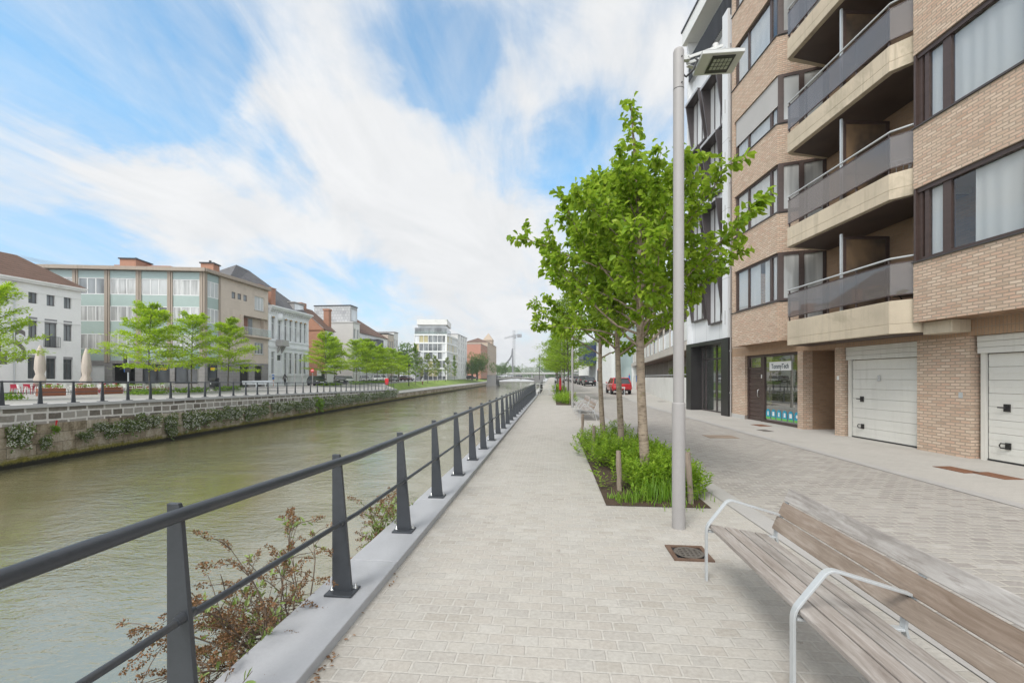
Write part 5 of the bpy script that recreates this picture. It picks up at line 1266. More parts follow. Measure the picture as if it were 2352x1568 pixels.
b=MB(); b.tube([(5,3,12.4),(5,3,16.2)],.09,6); F.part(b,'flue',M['galv'])
r,F,L=house('long_white_house','long white house with a brown tiled hip roof and black box extensions','house',-41.3,827,890,10.4,11,M['whitewall'],M['whitewall'],M['redtile'],4.3,((6.4,8.6),(2,4.6)),6,base=.8,rooftype='hip',pane=M['paneGrey'])
b=MB(); b.box(.8,4.8,-2.2,-.01,4.2,9.2); b.box(6.0,9.0,-1.6,-.01,3.0,9.6); bx_=F.part(b,'black_extension',M['darkmetal']); b=MB(); b.box(1.2,4.4,-2.23,-2.2,5.6,8.4); F.part(b,'window',M['paneDark'],bx_)
house('tan_house','narrow tan house with flat roof beyond the black box extensions','house',-41.3,891,904,11.6,10,m_stone,None,M['darkmetal'],0,((8,10),(5,7),(2,4)),3,base=.9)
house('pale_house','narrow pale house at the end of the far row','house',-41.3,905,914,12.4,10,M['offwhite'],None,M['lampgrey'],0,((8.5,10.6),(5,7),(2,4)),2,base=.95)
o=at(926,150,.7); r=thing('gable_house','small grey slate clad house half hidden behind the dark tree','house',o,YAW); b=MB(); b.box(0,4.2,0,8,-1,10.0); b.build('wall',m_pat,r); b=MB(); b.box(-.2,4.4,-.2,8.2,10,10.3); b.build('roof',M['darkmetal'],r)
b=MB(); b.box(.8,1.9,-.04,0,5.6,7.2); b.build('window',M['paneDark'],r)
# ---- garden wall by the brick house
o=Vector((-40.6,72.2,.45)); r=thing('garden_wall','low white garden wall with a dark gate beside the white town house','wall',o,PI/2)
b=MB(); b.box(0,1.0,0,.25,0,2.6); b.box(2.3,5,0,.25,0,2.6); b.build('wall',M['whitewall'],r); b=MB(); b.box(1.0,2.3,.08,.14,0,2.3); b.build('gate',M['darkmetal'],r)
# ---- white balcony apartment block by the lawn
def white_tower():
    o=at(1026,160,.7); d=(Rw+Fw*.03).normalized(); rz=math.atan2(d.y,d.x); r=thing('white_tower_block','white apartment block with full height glazing and planted roof terrace beyond the lawn','apartment building',o)
    F=Fac(r,o,rz); G=Fac(r,Vector((o.x,o.y,.7)),rad(90)); x0=F.x(952); L=G.x(1051)
    m_yel=pm('ochre_curtain_panel',(.44,.39,.22),.8)
    lv=[1.3,4.5,7.6,10.7,13.8,16.8]; rr=random.Random(4)
    b=MB(); b.box(x0,0,.6,14,-1,19.2); F.part(b,'core',M['paneGrey'])
    for z in lv: b=MB(); b.box(x0,.0,-.02,.7,z+3.0-.55,z+3.05) if z<16 else None; 
    for i,z in enumerate(lv[1:]):
        b=MB(); b.box(x0-.1,.05,-.12,.6,z-.55,z); F.part(b,'floor_band',M['white']); b=MB(); b.box(.02,L,-.12,.6,z-.55,z); G.part(b,'floor_band',M['white'])
    n=7; wx=(0-x0)/n
    for i,z in enumerate(lv[:-1]):
        zt_=lv[i+1]-.55
        for k in range(n):
            a=x0+k*wx; p=rr.random(); b=MB(); b.box(a+.12,a+wx-.06,.12,.16,z,zt_)
            F.part(b,'window',m_yel if p<.2 else M['paneGrey'] if p<.8 else M['paneSky'])
        for k in range(9): a=L*k/9; b=MB(); b.box(a+.12,a+L/9-.06,.12,.16,z,zt_); G.part(b,'window',m_yel if rr.random()<.4 else M['curtain2'])
    b=MB()
    for k in range(n+1): b.box(x0+k*wx-.1,x0+k*wx+.08,-.06,.5,0,16.25)
    F.part(b,'mullion_grid',M['white']); b=MB()
    for k in range(10): b.box(L*k/9-.1,L*k/9+.08,-.06,.5,0,16.25)
    G.part(b,'mullion_grid',M['white'])
    b=MB(); b.box(x0+.9,-.4,1.6,13,16.8,20.3); F.part(b,'penthouse',M['paneSky']); b=MB(); b.box(x0+.8,.1,.5,14,20.3,22.3); F.part(b,'roof_slab',M['offwhite']); b=MB(); b.box(x0,0,-.05,0,16.8,17.9); F.part(b,'terrace_glass',M['clear'])
    P=[(rr.uniform(x0+1,0),rr.uniform(.7,3),22.3) for _ in range(500)]; q=leaves_mesh('roof_plants',P,[(rr.gauss(0,1),rr.gauss(0,1),1.2) for _ in P],[(rr.gauss(0,1),rr.gauss(0,1),.5) for _ in P],[rr.uniform(.3,.8) for _ in P],[.3]*len(P),m_dark,r,shape='card'); q.location=tuple(F.o-r.location); q.location.z=-r.location.z+.0; q.rotation_euler.z=rz
white_tower()
def tower2(name,label,pa,pb,eave,wallm,rows,ncol,X=-39.2,sidew=14,rt='flat',sidem=None,pane=None):
    return house(name,label,'apartment building',X,pa,pb,eave,sidew,wallm,sidem,M['lampgrey'] if rt=='flat' else M['redtile'],3.2,rows,ncol,m_whf,pane or M['paneGrey'],1.2,1.4,rt)
R6=[(2.2+3.1*i,4.1+3.1*i) for i in range(5)]
tower2('pale_apartment_block','pale narrow apartment block with small balconies beside the white tower block',1051.5,1072.5,18.2,M['offwhite'],[(1+3*i,3.2+3*i) for i in range(6)],4)
m_terra=pm('terracotta_render',(.42,.20,.14),.85,0,.06,.15,dirt=(.38,.18,.125))
tower2('red_brick_block','apartment block with a broad terracotta flank wall near the canal bridge',1104,1119,18.6,m_rbrick,[(1+3*i,3+3*i) for i in range(6)],5,sidew=24,sidem=m_terra)
m_sand=brickmat('sandstone',[(.38,.30,.225),(.44,.355,.27)],(.36,.29,.22),.6,.3,.01,.2,mottle=.4)
r,F,L=tower2('sandstone_block','tall old sandstone block with a pointed corner roof behind the canal bridge',1120,1140,21.5,m_sand,[(1+3.3*i,3.2+3.3*i) for i in range(6)],7,rt='hip',X=-39)
b=MB(); x=L*.75; b.box(x-3,x+3,1,7,21,25); A=[(x-3.4,.6,25),(x+3.4,.6,25),(x+3.4,7.4,25),(x-3.4,7.4,25),(x,4,30)]; b.add(A,[(0,1,4),(1,2,4),(2,3,4),(3,0,4),(3,2,1,0)]); F.part(b,'corner_turret',m_sand)
# ---------------------------------------------------------------- trees of the far bank
NTH=['first','second','third','fourth','fifth','sixth','seventh','eighth','ninth','tenth','eleventh','twelfth','thirteenth','fourteenth','fifteenth','sixteenth','seventeenth','eighteenth']
def ftree(label,loc,seed,H,R,zc,n,lsz,m,group,**k):
    r=thing('young_tree',label,'tree',loc,0,group); feather_crown(seed,H,R,zc,k.pop('br',30),n,lsz,m,r,**k); return r
GF='yellow green street trees along the far quay'
A1=ftree('bright yellow green tree in front of the sea green panels, nearest the planter boxes',at(344,36.0,.27),21,6.9,3.9,2.0,12500,.25,m_feather,GF,br=40)
B1=ftree('bright yellow green tree between two others, in front of the corner bay',at(441,40.4,.40),22,6.8,3.6,1.9,9500,.25,m_feather,GF,br=36)
C1=ftree('yellow green tree before the beige stone flank with the brown balcony',at(525,44.6,.45),23,6.7,3.3,1.8,9000,.26,m_feather,GF,br=32)
dup(B1,at(-22,26.0,.26),1.0,'yellow green tree cut by the left edge, in front of the white cafe',scale=(.82,.82,1.0))
for i,(px,d,src,s,lab) in enumerate(((749,64,A1,1.05,'yellow green tree in front of the orange brick house'),(769,67,C1,.98,'slightly thinner tree just right of the one at the brick house'),(818,74,B1,1.05,'yellow green tree before the pale grey house'),(842,78,A1,1.08,'dense yellow green tree before the black box extensions'),(867,83,C1,1.05,'yellow green tree left of the white cars on the far street'),(880,86,A1,.95,'yellow green tree behind the white cars on the far street'),(899,91,B1,1.0,'yellow green tree before the narrow tan house'),(915,98,C1,.95,'yellow green tree nearest the dark tree at the end of the far row'),(930,108,A1,.9,'last yellow green tree of the far street, by the lawn tip'))):
    dup(src,at(px,d,SZ(d)-.05),i*1.7+.4,lab,scale=s)
GL='slim young trees on the lawn'
m_olive=leafmat('olive_green_leaflet',(.13,.19,.03),(.22,.28,.05),(.32,.36,.08),.4,.6)
L1=ftree('narrow dark green young tree at the lawn tip beside the tall black lamp',at(954,100,.0),31,9.2,1.7,1.6,3000,.34,m_feather2,GL,br=26,up=(25,55))
L2=ftree('slim olive young tree just left of the lawn lamp',at(982,112,.2),32,7.2,2.0,2.0,1900,.36,m_olive,GL,br=20,up=(15,45))
for i,(px,d,src,s,lab) in enumerate(((966,118,L2,.9,'small olive tree behind the walker on the lawn'),(999,122,L2,1.0,'olive young tree before the middle bays of the white tower block'),(1006,128,L2,.85,'smaller olive tree beside it, before the middle bays of the white tower block'),(1027,150,L2,1.05,'olive young tree before the corner of the white tower block'),(1044,158,L1,.95,'green young tree before the right hand side of the white tower block'))):
    dup(src,at(px,d,.3 if d<140 else .6),i*1.3,lab,scale=s)
# darker round trees
def round_tree(label,loc,seed,H,R,n,lsz,m=None):
    r=random.Random(seed); root=thing('broad_tree',label,'tree',loc); MB().tube([(0,0,-.3),(.1,0,H*.3),(0,.1,H*.7)],[R*.09,R*.07,R*.02],7).build('trunk',m_bark2,root)
    P=[];A=[];Nn=[]; cl=[(r.gauss(0,.42)*R,r.gauss(0,.42)*R,H*r.uniform(.42,.86),R*r.uniform(.28,.5)) for _ in range(16)]
    for _ in range(n):
        c=cl[r.randrange(16)]; a=vnoise(r); a/=np.linalg.norm(a); P.append((c[0]+a[0]*c[3]*r.uniform(.6,1.05),c[1]+a[1]*c[3]*r.uniform(.6,1.05),c[2]+a[2]*c[3]*.85)); A.append(vnoise(r)+np.array([0,0,-.3])); Nn.append(a+vnoise(r)*.4+np.array([0,0,.6]))
    leaves_mesh('crown',P,A,Nn,[lsz*r.uniform(.6,1.3) for _ in P],lsz*.6,m or m_feather2,root,shape='card'); return root
T1=round_tree('dark bushy tree rising over the garden wall beside the orange brick house',at(722,82,.4),41,7.5,4.2,2600,.42,m_dark)
dup(T1,at(914,135,.8),1.0,'large dark tree at the end of the far row of houses',scale=1.55)
dup(T1,at(1096,205,.8),2.0,'dark green tree in front of the terracotta flank wall',scale=(1.5,1.5,1.7))
dup(T1,at(1084,200,.8),.5,'lower dark tree left of the one at the terracotta wall',scale=1.2)
dup(T1,at(1152,330,1),.5,'pale green tree left of the cable bridge pylon',scale=1.6)
# far beds under the trees
r_=random.Random(8); P=[];A=[];Nn=[];Ls=[]
for px,d,w in ((344,36,1.9),(441,40.4,1.8),(525,44.6,1.8),(-5,26.5,1.5),(757,65,3.5),(826,75,3.5),(868,84,4)):
    c=at(px,d,SZ(d))
    for _ in range(int(300*w)):
        x,y=r_.uniform(-.7,.7),r_.uniform(-w,w)*.8; P.append((c.x+x,c.y+y,c.z+r_.random()**1.6*.36)); A.append((r_.gauss(0,.6),r_.gauss(0,.6),1)); Nn.append((r_.gauss(0,1),r_.gauss(0,1),.6)); Ls.append(r_.uniform(.12,.3))
tag(leaves_mesh('low_shrubs',P,A,Nn,Ls,np.array(Ls)*.4,m_feather2,None,shape='card'),'low green planting at the feet of the far quay trees','ground cover',None,'stuff')
# ---------------------------------------------------------------- street trees on our side, beyond the first bed
GN='feathery street trees farther along the promenade'
N1=ftree('nearer feathery tree of the second planting bed, beside the second lamp post',(1.10,32.8,0),51,7.6,3.0,2.1,9000,.20,leafmat('spring_green_leaflet',(.15,.25,.015),(.23,.36,.02),(.32,.45,.035),.45,.6),GN,br=38)
N2=dup(N1,(1.0,38.6,.03),2.1,'darker trunked feathery tree at the far end of the second planting bed',scale=.96)
for i,(y,s) in enumerate(((47,1.0),(53.5,.95),(61,1.05),(70,1.0),(80,1.05),(92,1.1),(106,1.1))):
    dup(N1,(1.0-.004*y,y,gz(y)),1.1*i+.7,NTH[i]+' feathery tree along the promenade past the second bed',scale=s)
# ---------------------------------------------------------------- flowering clumps on the canal wall
m_fl=leafmat('white_flower',(.55,.56,.46),(.66,.66,.56),(.74,.74,.66),.2,.7); m_wallgreen=leafmat('wall_plant_leaf',(.05,.085,.02),(.09,.13,.03),(.16,.19,.06),.3,.6)
def clump(label,loc,seed,w,h,n,white=.42,green=m_wallgreen):
    r=random.Random(seed); root=thing('flower_clump',label,'plant',loc,0,'plants growing on the canal wall'); 
    sub_=[(r.uniform(-.32,.32),r.uniform(-.12,.36),r.uniform(.14,.30)) for _ in range(7)]
    tails=[(r.uniform(-.35,.35),r.uniform(.2,.55),r.uniform(.03,.08)) for _ in range(5)]
    def cards(n,lo,hi,out,mat_,nm):
        P=[];A=[];Nn=[];L=[]
        for _ in range(n):
            if r.random()<.22: t_=tails[r.randrange(5)]; y=t_[0]+r.gauss(0,t_[2]); z=.1-t_[1]*r.random(); q=.6
            else:
                c=sub_[r.randrange(7)]; a=r.uniform(0,2*PI); q=math.sqrt(r.random())*r.uniform(.8,1.15); y=c[0]+math.cos(a)*q*c[2]; z=c[1]+math.sin(a)*q*c[2]*.9
            P.append((.03+math.sqrt(max(0,1-q*q))*.22*r.uniform(.4,1)+out,y*w,z*h)); A.append((r.gauss(.3,.5),r.gauss(0,1),r.gauss(-.2,.8))); Nn.append((1+r.gauss(0,.4),r.gauss(0,.5),.5+r.gauss(0,.4))); L.append(r.uniform(lo,hi))
        leaves_mesh(nm,P,A,Nn,L,np.array(L)*.75,mat_,root,shape='card')
    cards(n,.06,.16,0,green,'foliage')
    if white>0: cards(int(n*white*.6),.04,.075,.05,m_fl,'blossom')
    return root
K=[clump('',(0,0,0),60+i,1.25,1.2,620,(1.0,.8,.6)[i]) for i in range(3)]
KX=[(90,380,125,135),(245,412,50,85),(478,370,62,60),(560,320,60,50),(635,340,90,90),(755,310,95,95),(865,288,75,70),(968,290,60,90),(975,345,45,70),(1085,285,85,105),(1170,268,95,85),(1265,250,62,72),(1340,245,75,75),(1430,240,60,90),(1490,225,62,72),(1585,210,62,62),(1645,205,55,60),(1720,198,62,62),(1775,190,40,55),(1870,180,52,62),(1915,172,45,60),(1965,166,45,52),(2010,162,42,50),(2055,156,42,46),(2100,150,42,44),(2150,143,46,42),(2200,137,44,40),(2250,131,44,38)]
for i,(x,y,w,h) in enumerate(KX):
    vx,vy=(x/1.47)/1.7007,(1450+y/1.47)/1.7007; w/=2.5;h/=2.5
    d=24.5/(.0936-(vx-1176)/1000*CS)
    for _ in range(4): yy=at(vx,d,0).y; d=-(XW(yy)+.05)/(.0936-(vx-1176)/1000*CS)
    p=at(vx,d,zat(vy,d)); u=(vx-1176)/1000; fore=max(.25,abs(-SN-u*CS*0+abs(u)*.0)+abs(u))   # along-wall metres per picture pixel grow with depth
    src=K[i%3]; w*=1.3;h*=1.15; k=w*d/1000/ max(.2,abs(CS*u+0.0)) if False else w*d/1000/max(.22,(.094-u)/1.0)
    lab=('white flowering clump on the canal wall, %s from the left'%(NTH[i] if i<18 else 'number %d'%(i+1))) if i<18 else 'white flowering clump in the nearly continuous row far along the canal wall'
    if i<3: o=src; o.location=p; o.scale=(1,k,h*d/1000); o['label']=lab
    else: dup(src,p,0,lab,scale=(1,k,h*d/1000))
for (x,y,w,h,lab) in ((300,335,55,60,'bright green weed with a red flower spike on the canal wall'),(1825,190,70,110,'bright green bush hanging on the canal wall between flower clumps')):
    vx,vy=(x/1.47)/1.7007,(1450+y/1.47)/1.7007; d=24.5/(.0936-(vx-1176)/1000*CS); d*=1.03 if x>1000 else 1.0
    yy=at(vx,d,0).y; d=-(XW(yy)+.05)/(.0936-(vx-1176)/1000*CS)
    q=clump(lab,at(vx,d,zat(vy,d)),77,1,1,300,0,m_feather2); q.scale=(1.2,w/2.5*d/1000/max(.22,.094-(vx-1176)/1000),h/2.5*d/1000)
    if x<1000: MB().tube([(.1,.1,.2),(.12,.2,.9)],[.02,.05],6).build('flower_spike',M['redpaint'],q)
# ---------------------------------------------------------------- cars
m_tyre=pm('tyre_rubber',(.02,.02,.02),.8); m_cglass=panemat('car_glass',(.03,.035,.04),.3,1.0); m_plate=pm('number_plate',(.62,.62,.6),.5); m_tail=pm('tail_lamp',(.35,.01,.012),.2,coat=1.0); m_head=pm('head_lamp',(.6,.62,.63),.15,.2,coat=1.0)
def paint(name,c): return pm(name,c,.28,.25,.04,1,coat=1.0)
TYPES={'suv':(4.4,.93,.35,1.02,1.60,[(-2.2,.45,.80,.80),(-2.12,.38,1.0,.90),(-1.6,.30,1.04,.93),(0,.28,1.02,.93),(1.1,.30,1.0,.93),(1.9,.34,.93,.90),(2.15,.42,.82,.80),(2.2,.48,.70,.74)],[(-2.05,.70),(-1.55,.63),(.15,.66),(1.05,.78)]),
 'hatch':(4.1,.88,.31,.93,1.45,[(-2.05,.42,.75,.76),(-1.98,.34,.92,.85),(-1.4,.26,.95,.88),(0,.24,.92,.88),(1.0,.26,.90,.88),(1.75,.30,.82,.85),(2.0,.38,.72,.76),(2.05,.44,.62,.70)],[(-1.9,.68),(-1.35,.60),(.1,.62),(1.0,.75)]),
 'sedan':(4.7,.90,.32,.95,1.43,[(-2.35,.42,.72,.78),(-2.28,.34,.95,.86),(-1.7,.26,.99,.90),(0,.24,.95,.90),(1.2,.26,.92,.90),(2.0,.30,.82,.86),(2.3,.38,.72,.78),(2.35,.44,.62,.72)],[(-1.75,.70),(-1.0,.60),(.2,.62),(1.15,.76)])}
def car(label,kind,col,loc,rz,group):
    Ln,hw,wr,belt,H,st,cb=TYPES[kind]; r=thing('parked_car',label,'car',loc,rz,group); pt=paint(kind+'_car_paint',col)
    b=MB(); vs=[];fs=[]
    for (y,zl,zh,w) in st: vs+=[(-w*.9,y,zl),(-w,y,zl+.16),(-w,y,zh-.14),(-w+.09,y,zh),(w-.09,y,zh),(w,y,zh-.14),(w,y,zl+.16),(w*.9,y,zl)]
    n=len(st)
    for i in range(n-1):
        for j in range(8): fs.append((8*i+j,8*i+(j+1)%8,8*i+8+(j+1)%8,8*i+8+j))
    fs+= [tuple(range(7,-1,-1)),tuple(8*(n-1)+j for j in range(8))]
    b.add(vs,fs,0,True)
    bo=b.build('body',pt,r)
    (y0,w0),(y1,w1),(y2,w2),(y3,w3)=cb; zb=belt-.03; zt=H-.04; wb=hw-.10
    g=MB(); V=[(-wb,y0,zb),(wb,y0,zb),(-w1-.03,y1,zt),(w1+.03,y1,zt),(-w2-.03,y2,zt),(w2+.03,y2,zt),(-wb,y3,zb),(wb,y3,zb)]
    g.add(V,[(0,1,3,2),(2,3,5,4),(4,5,7,6),(0,2,4,6),(1,7,5,3)]); g.build('windows',m_cglass,r)
    q=MB(); q.add([(-w1-.05,y1-.12,zt-.03),(w1+.05,y1-.12,zt-.03),(w2+.05,y2+.06,zt-.03),(-w2-.05,y2+.06,zt-.03),(-w1+.03,y1+.05,H),(w1-.03,y1+.05,H),(w2-.03,y2-.15,H),(-w2+.03,y2-.15,H)],[(4,5,6,7),(0,1,5,4),(1,2,6,5),(2,3,7,6),(3,0,4,7),(3,2,1,0)],0,False)
    for sx in (-1,1):
        q.bar((sx*wb,y0+.02,zb),(sx*(w1+.04),y1,zt),.10,.07); q.bar((sx*(w2+.04),y2,zt),(sx*wb,y3,zb),.06,.06); ym=(y1+y2)/2; q.bar((sx*(wb+.005),ym,zb),(sx*(w1+.045),ym,zt),.02,.09)
    q.build('roof',pt,r)
    for sx in (-1,1):
        for y in (-Ln*.30,Ln*.31):
            w=MB()
            for (a,rr_) in ((0,wr),): w.lathe([(wr*.62,-.10),(wr*.95,-.10),(wr,-.06),(wr,.06),(wr*.95,.10),(wr*.62,.10)],18)
            wo=w.build('wheel',m_tyre,r,(sx*(hw-.09),y,wr)); wo.rotation_euler=(0,rad(90),0)
            k=MB(); k.lathe([(wr*.62,-.085),(wr*.3,-.07),(.03,-.09)],14); k.lathe([(.03,.09),(wr*.3,.07),(wr*.62,.085)],14); k.build('rim',M['steel'],wo)
        MB().cbox((sx*(hw*.76),-Ln/2+.06,belt-.17),.26,.10,.13).build('tail_light',m_tail,r,bevel=.02); MB().cbox((sx*(hw*.72),Ln/2-.10,.66),.30,.16,.11).build('headlight',m_head,r,bevel=.02)
        MB().cbox((sx*(hw+.07),y3-.22,belt+.07),.16,.10,.12).build('mirror',pt,r,bevel=.03)
    b=MB(); b.cbox((0,-Ln/2-.01,.66 if kind!='hatch' else .6),.50,.03,.11); b.build('number_plate',m_plate,r); b=MB(); b.cbox((0,Ln/2+.005,.50),.50,.03,.11); b.build('number_plate',m_plate,r)
    b=MB(); b.box(-hw*.8,hw*.8,-Ln/2-.015,-Ln/2+.1,.34,.46); b.box(-hw*.7,hw*.7,Ln/2-.1,Ln/2+.012,.42,.56); b.build('bumper_trim',M['blackplastic'],r)
    return r
GR='cars parked along the near street'; GB='cars parked along the far street'
RS=car('bright red parked car seen from behind, beside the white garden wall','suv',(.46,.012,.018),at(1419.6,43,gz(43)),rad(2),GR)
SD=car('black saloon parked with its rear to us, nearest of the line beyond the red car','sedan',(.012,.012,.014),at(1352,70,gz(70)),rad(3),GR)
SB=car('dark brown sports utility car parked ahead of the black saloon','suv',(.035,.028,.026),at(1339.5,78,gz(78)),rad(3),GR)
dup(SD,at(1329.5,86,gz(86)),rad(3),'third dark car in the line ahead of the black saloon'); SR=car('reddish grey car, fourth in the line ahead of the black saloon','hatch',(.12,.05,.05),at(1321.5,94,gz(94)),rad(3),GR)
SW=car('silver car, fifth in the line ahead of the black saloon','hatch',(.30,.31,.32),at(1313,103,gz(103)),rad(3),GR); dup(SW,at(1306.5,113,gz(113)),rad(3),'sixth and last visible car in the line ahead of the black saloon'); dup(SW,at(1284,92,gz(92)),rad(181),'silver car coming along the left lane behind the street trees',group=GR)
HB=car('black car parked by the no entry sign, front turned to the canal','hatch',(.014,.015,.017),at(728,64,.46),rad(228),GB)
dup(HB,at(781,76,.52),rad(215),'dark car parked nose out left of the white one on the far street'); HW=car('white car parked right beside the dark one on the far street','hatch',(.62,.63,.64),at(799,78,.54),rad(215),GB)
HG=dup(SW,at(838,88,.6),rad(212),'silver car parked behind the dense yellow green tree',group=GB); SWt=car('white sports utility car, left of a white pair on the far street','suv',(.62,.63,.64),at(865,93,.6),rad(212),GB)
dup(SWt,at(877,97,.62),rad(214),'white sports utility car, right of a white pair on the far street'); dup(SW,at(905,108,.65),rad(210),'silver car parked before the pale narrow house',group=GB); dup(SR,at(934,118,.68),rad(250),'reddish car at the corner by the tall black lamp',group=GB)
dup(SB,at(1083,190,.9),rad(260),'dark car in front of the terracotta flank wall',group=GB)
for px,src,lab in ((1155,SWt,'white car crossing the canal bridge on the left'),(1170,SW,'silver car in the middle of the canal bridge'),(1190,SD,'dark saloon on the right half of the canal bridge')): dup(src,at(px,208,1.55),rad(90),lab,group='cars on the canal bridge')
# ---------------------------------------------------------------- people
def person(label,loc,rz,H,jacket,trousers,skin,hairc,stride=.22,hairlong=False,pack=None,bag=None):
    r=thing('person',label,'person',loc,rz); k=H/1.72
    J=dict(pel=(0,0,.93),sp=(0,.0,1.12),ch=(0,.0,1.32),nk=(0,.01,1.46),hd=(0,.025,1.56),tp=(0,.03,1.68))
    V=[];E=[];Rr=[]
    def v(p,rr): V.append(tuple(c*k for c in p)); Rr.append((rr[0]*k,rr[1]*k) if hasattr(rr,'__len__') else (rr*k,rr*k)); return len(V)-1
    pel=v(J['pel'],(.15,.11)); sp=v(J['sp'],(.13,.095)); ch=v(J['ch'],(.16,.11)); nk=v(J['nk'],.055); hd=v((0,.025,1.56),(.075,.09)); tp=v((0,.02,1.66),(.065,.08))
    E+=[(pel,sp),(sp,ch),(ch,nk),(nk,hd),(hd,tp)]
    for sx,ph in ((-1,1),(1,-1)):
        hip=v((sx*.09,0,.88),.085); kn=v((sx*.10,ph*stride*.45+.03,.49),.056); an=v((sx*.10,ph*stride,.09),.038); to=v((sx*.11,ph*stride+.15,.035),.034); E+=[(pel,hip),(hip,kn),(kn,an),(an,to)]
        sh=v((sx*.19,0,1.40),.062); el=v((sx*.25,-ph*.10,1.13),.044); wr_=v((sx*.25,-ph*.10+.12,.92),.030); E+=[(ch,sh),(sh,el),(el,wr_)]
        pm_=v((sx*.25,-ph*.10+.15,.86),(.035,.022)); E.append((wr_,pm_))
        for f in range(4): t=v((sx*.25+(f-1.5)*.018*.6,-ph*.10+.165+.012*f,.79+.008*abs(f-1)),.0085); E.append((pm_,t))
        t=v((sx*.22,-ph*.10+.19,.83),.009); E.append((pm_,t))
    me=bpy.data.meshes.new('body'); me.from_pydata(V,E,[]); o=bpy.data.objects.new('body_rig',me); C.objects.link(o)
    o.modifiers.new('skin','SKIN'); sv=me.skin_vertices[0].data
    for i,x in enumerate(Rr): sv[i].radius=x; sv[i].use_root=(i==0)
    o.modifiers.new('sub','SUBSURF').levels=1
    dg=bpy.context.evaluated_depsgraph_get(); dg.update(); m2=bpy.data.meshes.new_from_object(o.evaluated_get(dg)); bpy.data.objects.remove(o)
    m2.name='body'; m2.materials.clear()
    for mt in (jacket,trousers,skin,M['blackplastic']): m2.materials.append(mt)
    for p in m2.polygons:
        z=p.center.z/k; x=abs(p.center.x)/k; p.use_smooth=True
        p.material_index=2 if z>1.45 or (x>.2 and z<.93) else 3 if z<.09 else 1 if z<.95 and x<.2 else 0
    b=bpy.data.objects.new('body',m2); C.objects.link(b); b.parent=r
    h=MB(); h.lathe([(.02,1.74),(.07,1.72),(.105,1.65),(.11,1.57),(.10 if not hairlong else .16,1.50),(.09 if not hairlong else .17,1.44)],12,(0,-.01*k,0)); ho=h.build('hair',hairc,r); ho.scale=(k,k,k)
    f=MB(); f.lathe([(.0,-.02),(.014,-.015),(.014,.01),(0,.03)],6,(0,.115,1.57)); 
    for sx in (-1,1): f.lathe([(0,-.012),(.012,0),(0,.012)],6,(sx*.03,.105,1.60))
    f.box(-.025,.025,.108,.114,1.525,1.535); fo=f.build('face_features',skin,r); fo.scale=(k,k,k)
    if pack: MB().box(-.15,.15,-.30,-.11,1.02,1.44).build('backpack',pack,r,bevel=.05,seg=3)
    if bag: q=MB(); q.box(-.38,-.26,.0,.25,.45,.72); q.tube([(-.32,.05,.72),(-.29,.10,.82),(-.32,.2,.72)],.01,6); q.build('bag',bag,r,bevel=.03)
    return r
m_skin=pm('skin',(.42,.26,.18),.6,0,.05,5)
person('person in dark clothes with a backpack walking past the white town house',at(654.5,61,.44),rad(12),1.74,pm('black_jacket',(.02,.02,.022),.8),pm('black_trousers',(.018,.018,.02),.85),m_skin,pm('black_hair',(.012,.01,.01),.7),.25,True,pm('grey_backpack',(.12,.12,.12),.8))
person('person in a white top and dark red trousers standing on the lawn',at(970.4,104,-.22),rad(-20),1.75,pm('white_top',(.68,.68,.66),.85),pm('brick_red_trousers',(.17,.045,.03),.85),m_skin,pm('white_cap',(.62,.62,.60),.7),.10)
# ---------------------------------------------------------------- terrace furniture in front of the cafe
m_red=pm('red_chair_plastic',(.42,.015,.045),.4); m_wch=pm('white_chair_plastic',(.70,.69,.66),.4)
def chair(name,label,mt,loc,rz,group):
    r=thing(name,label,'chair',loc,rz,group)
    MB().box(-.23,.23,-.22,.22,.43,.46).build('seat',mt,r,bevel=.01)
    b=MB(); 
    b.ext([(-.21,-.235,.52),(.21,-.235,.52),(.21,-.285,.84),(-.21,-.285,.84)],(0,-.02,0)); b.bar((-.2,-.22,.45),(-.2,-.24,.55),.04,.02); b.bar((.2,-.22,.45),(.2,-.24,.55),.04,.02)
    b.bar((-.23,-.285,.84),(.23,-.285,.84),.06,.03); b.bar((-.25,-.2,.66),(-.25,.2,.66),.04,.03); b.bar((.25,-.2,.66),(.25,.2,.66),.04,.03); b.build('backrest',mt,r)
    for sx in (-1,1):
        MB().bar((sx*.21,.2,.66),(sx*.25,.24,0),.04,.03).build('leg',mt,r); MB().bar((sx*.21,-.2,.45),(sx*.24,-.28,0),.04,.03).build('leg',mt,r)
    return r
GC='terrace chairs before the white cafe'
rr=random.Random(5)
cr=chair('terrace_chair','red chair at the left end of the cafe terrace',m_red,at(36,36,.27),.6,GC)
for i,(px,d,l) in enumerate(((66,36.5,'red chair, second from the left end of the cafe terrace'),(84,37.5,'red chair, third from the left end of the cafe terrace'),(108,38,'red chair just left of the first parasol'),(128,39,'red chair right beside the first parasol pole'),(181,38.5,'red chair before the left cafe door, among white ones'),(226,39,'red chair between the cafe windows, among white ones'),(240,40,'red chair before the right cafe window'),(272,40.5,'rightmost red chair, by the second parasol'))): dup(cr,at(px,d,.28),rr.uniform(-2,2),l)
cw=chair('terrace_chair','white chair at the left end among the red ones',m_wch,at(52,35.6,.27),-.4,GC)
wl=[(92,36),(146,36.5),(161,37),(172,36.2),(213,37.2),(222,38),(236,36.8),(262,38),(281,37.5),(292,39),(300,38),(322,38.8),(345,39),(368,40),(376,40.6),(392,41.5)]
for i,(px,d) in enumerate(wl): dup(cw,at(px,d,.28),rr.uniform(-2.5,2.5),'white terrace chair, %s of the white chairs from the left'%NTH[i+1])
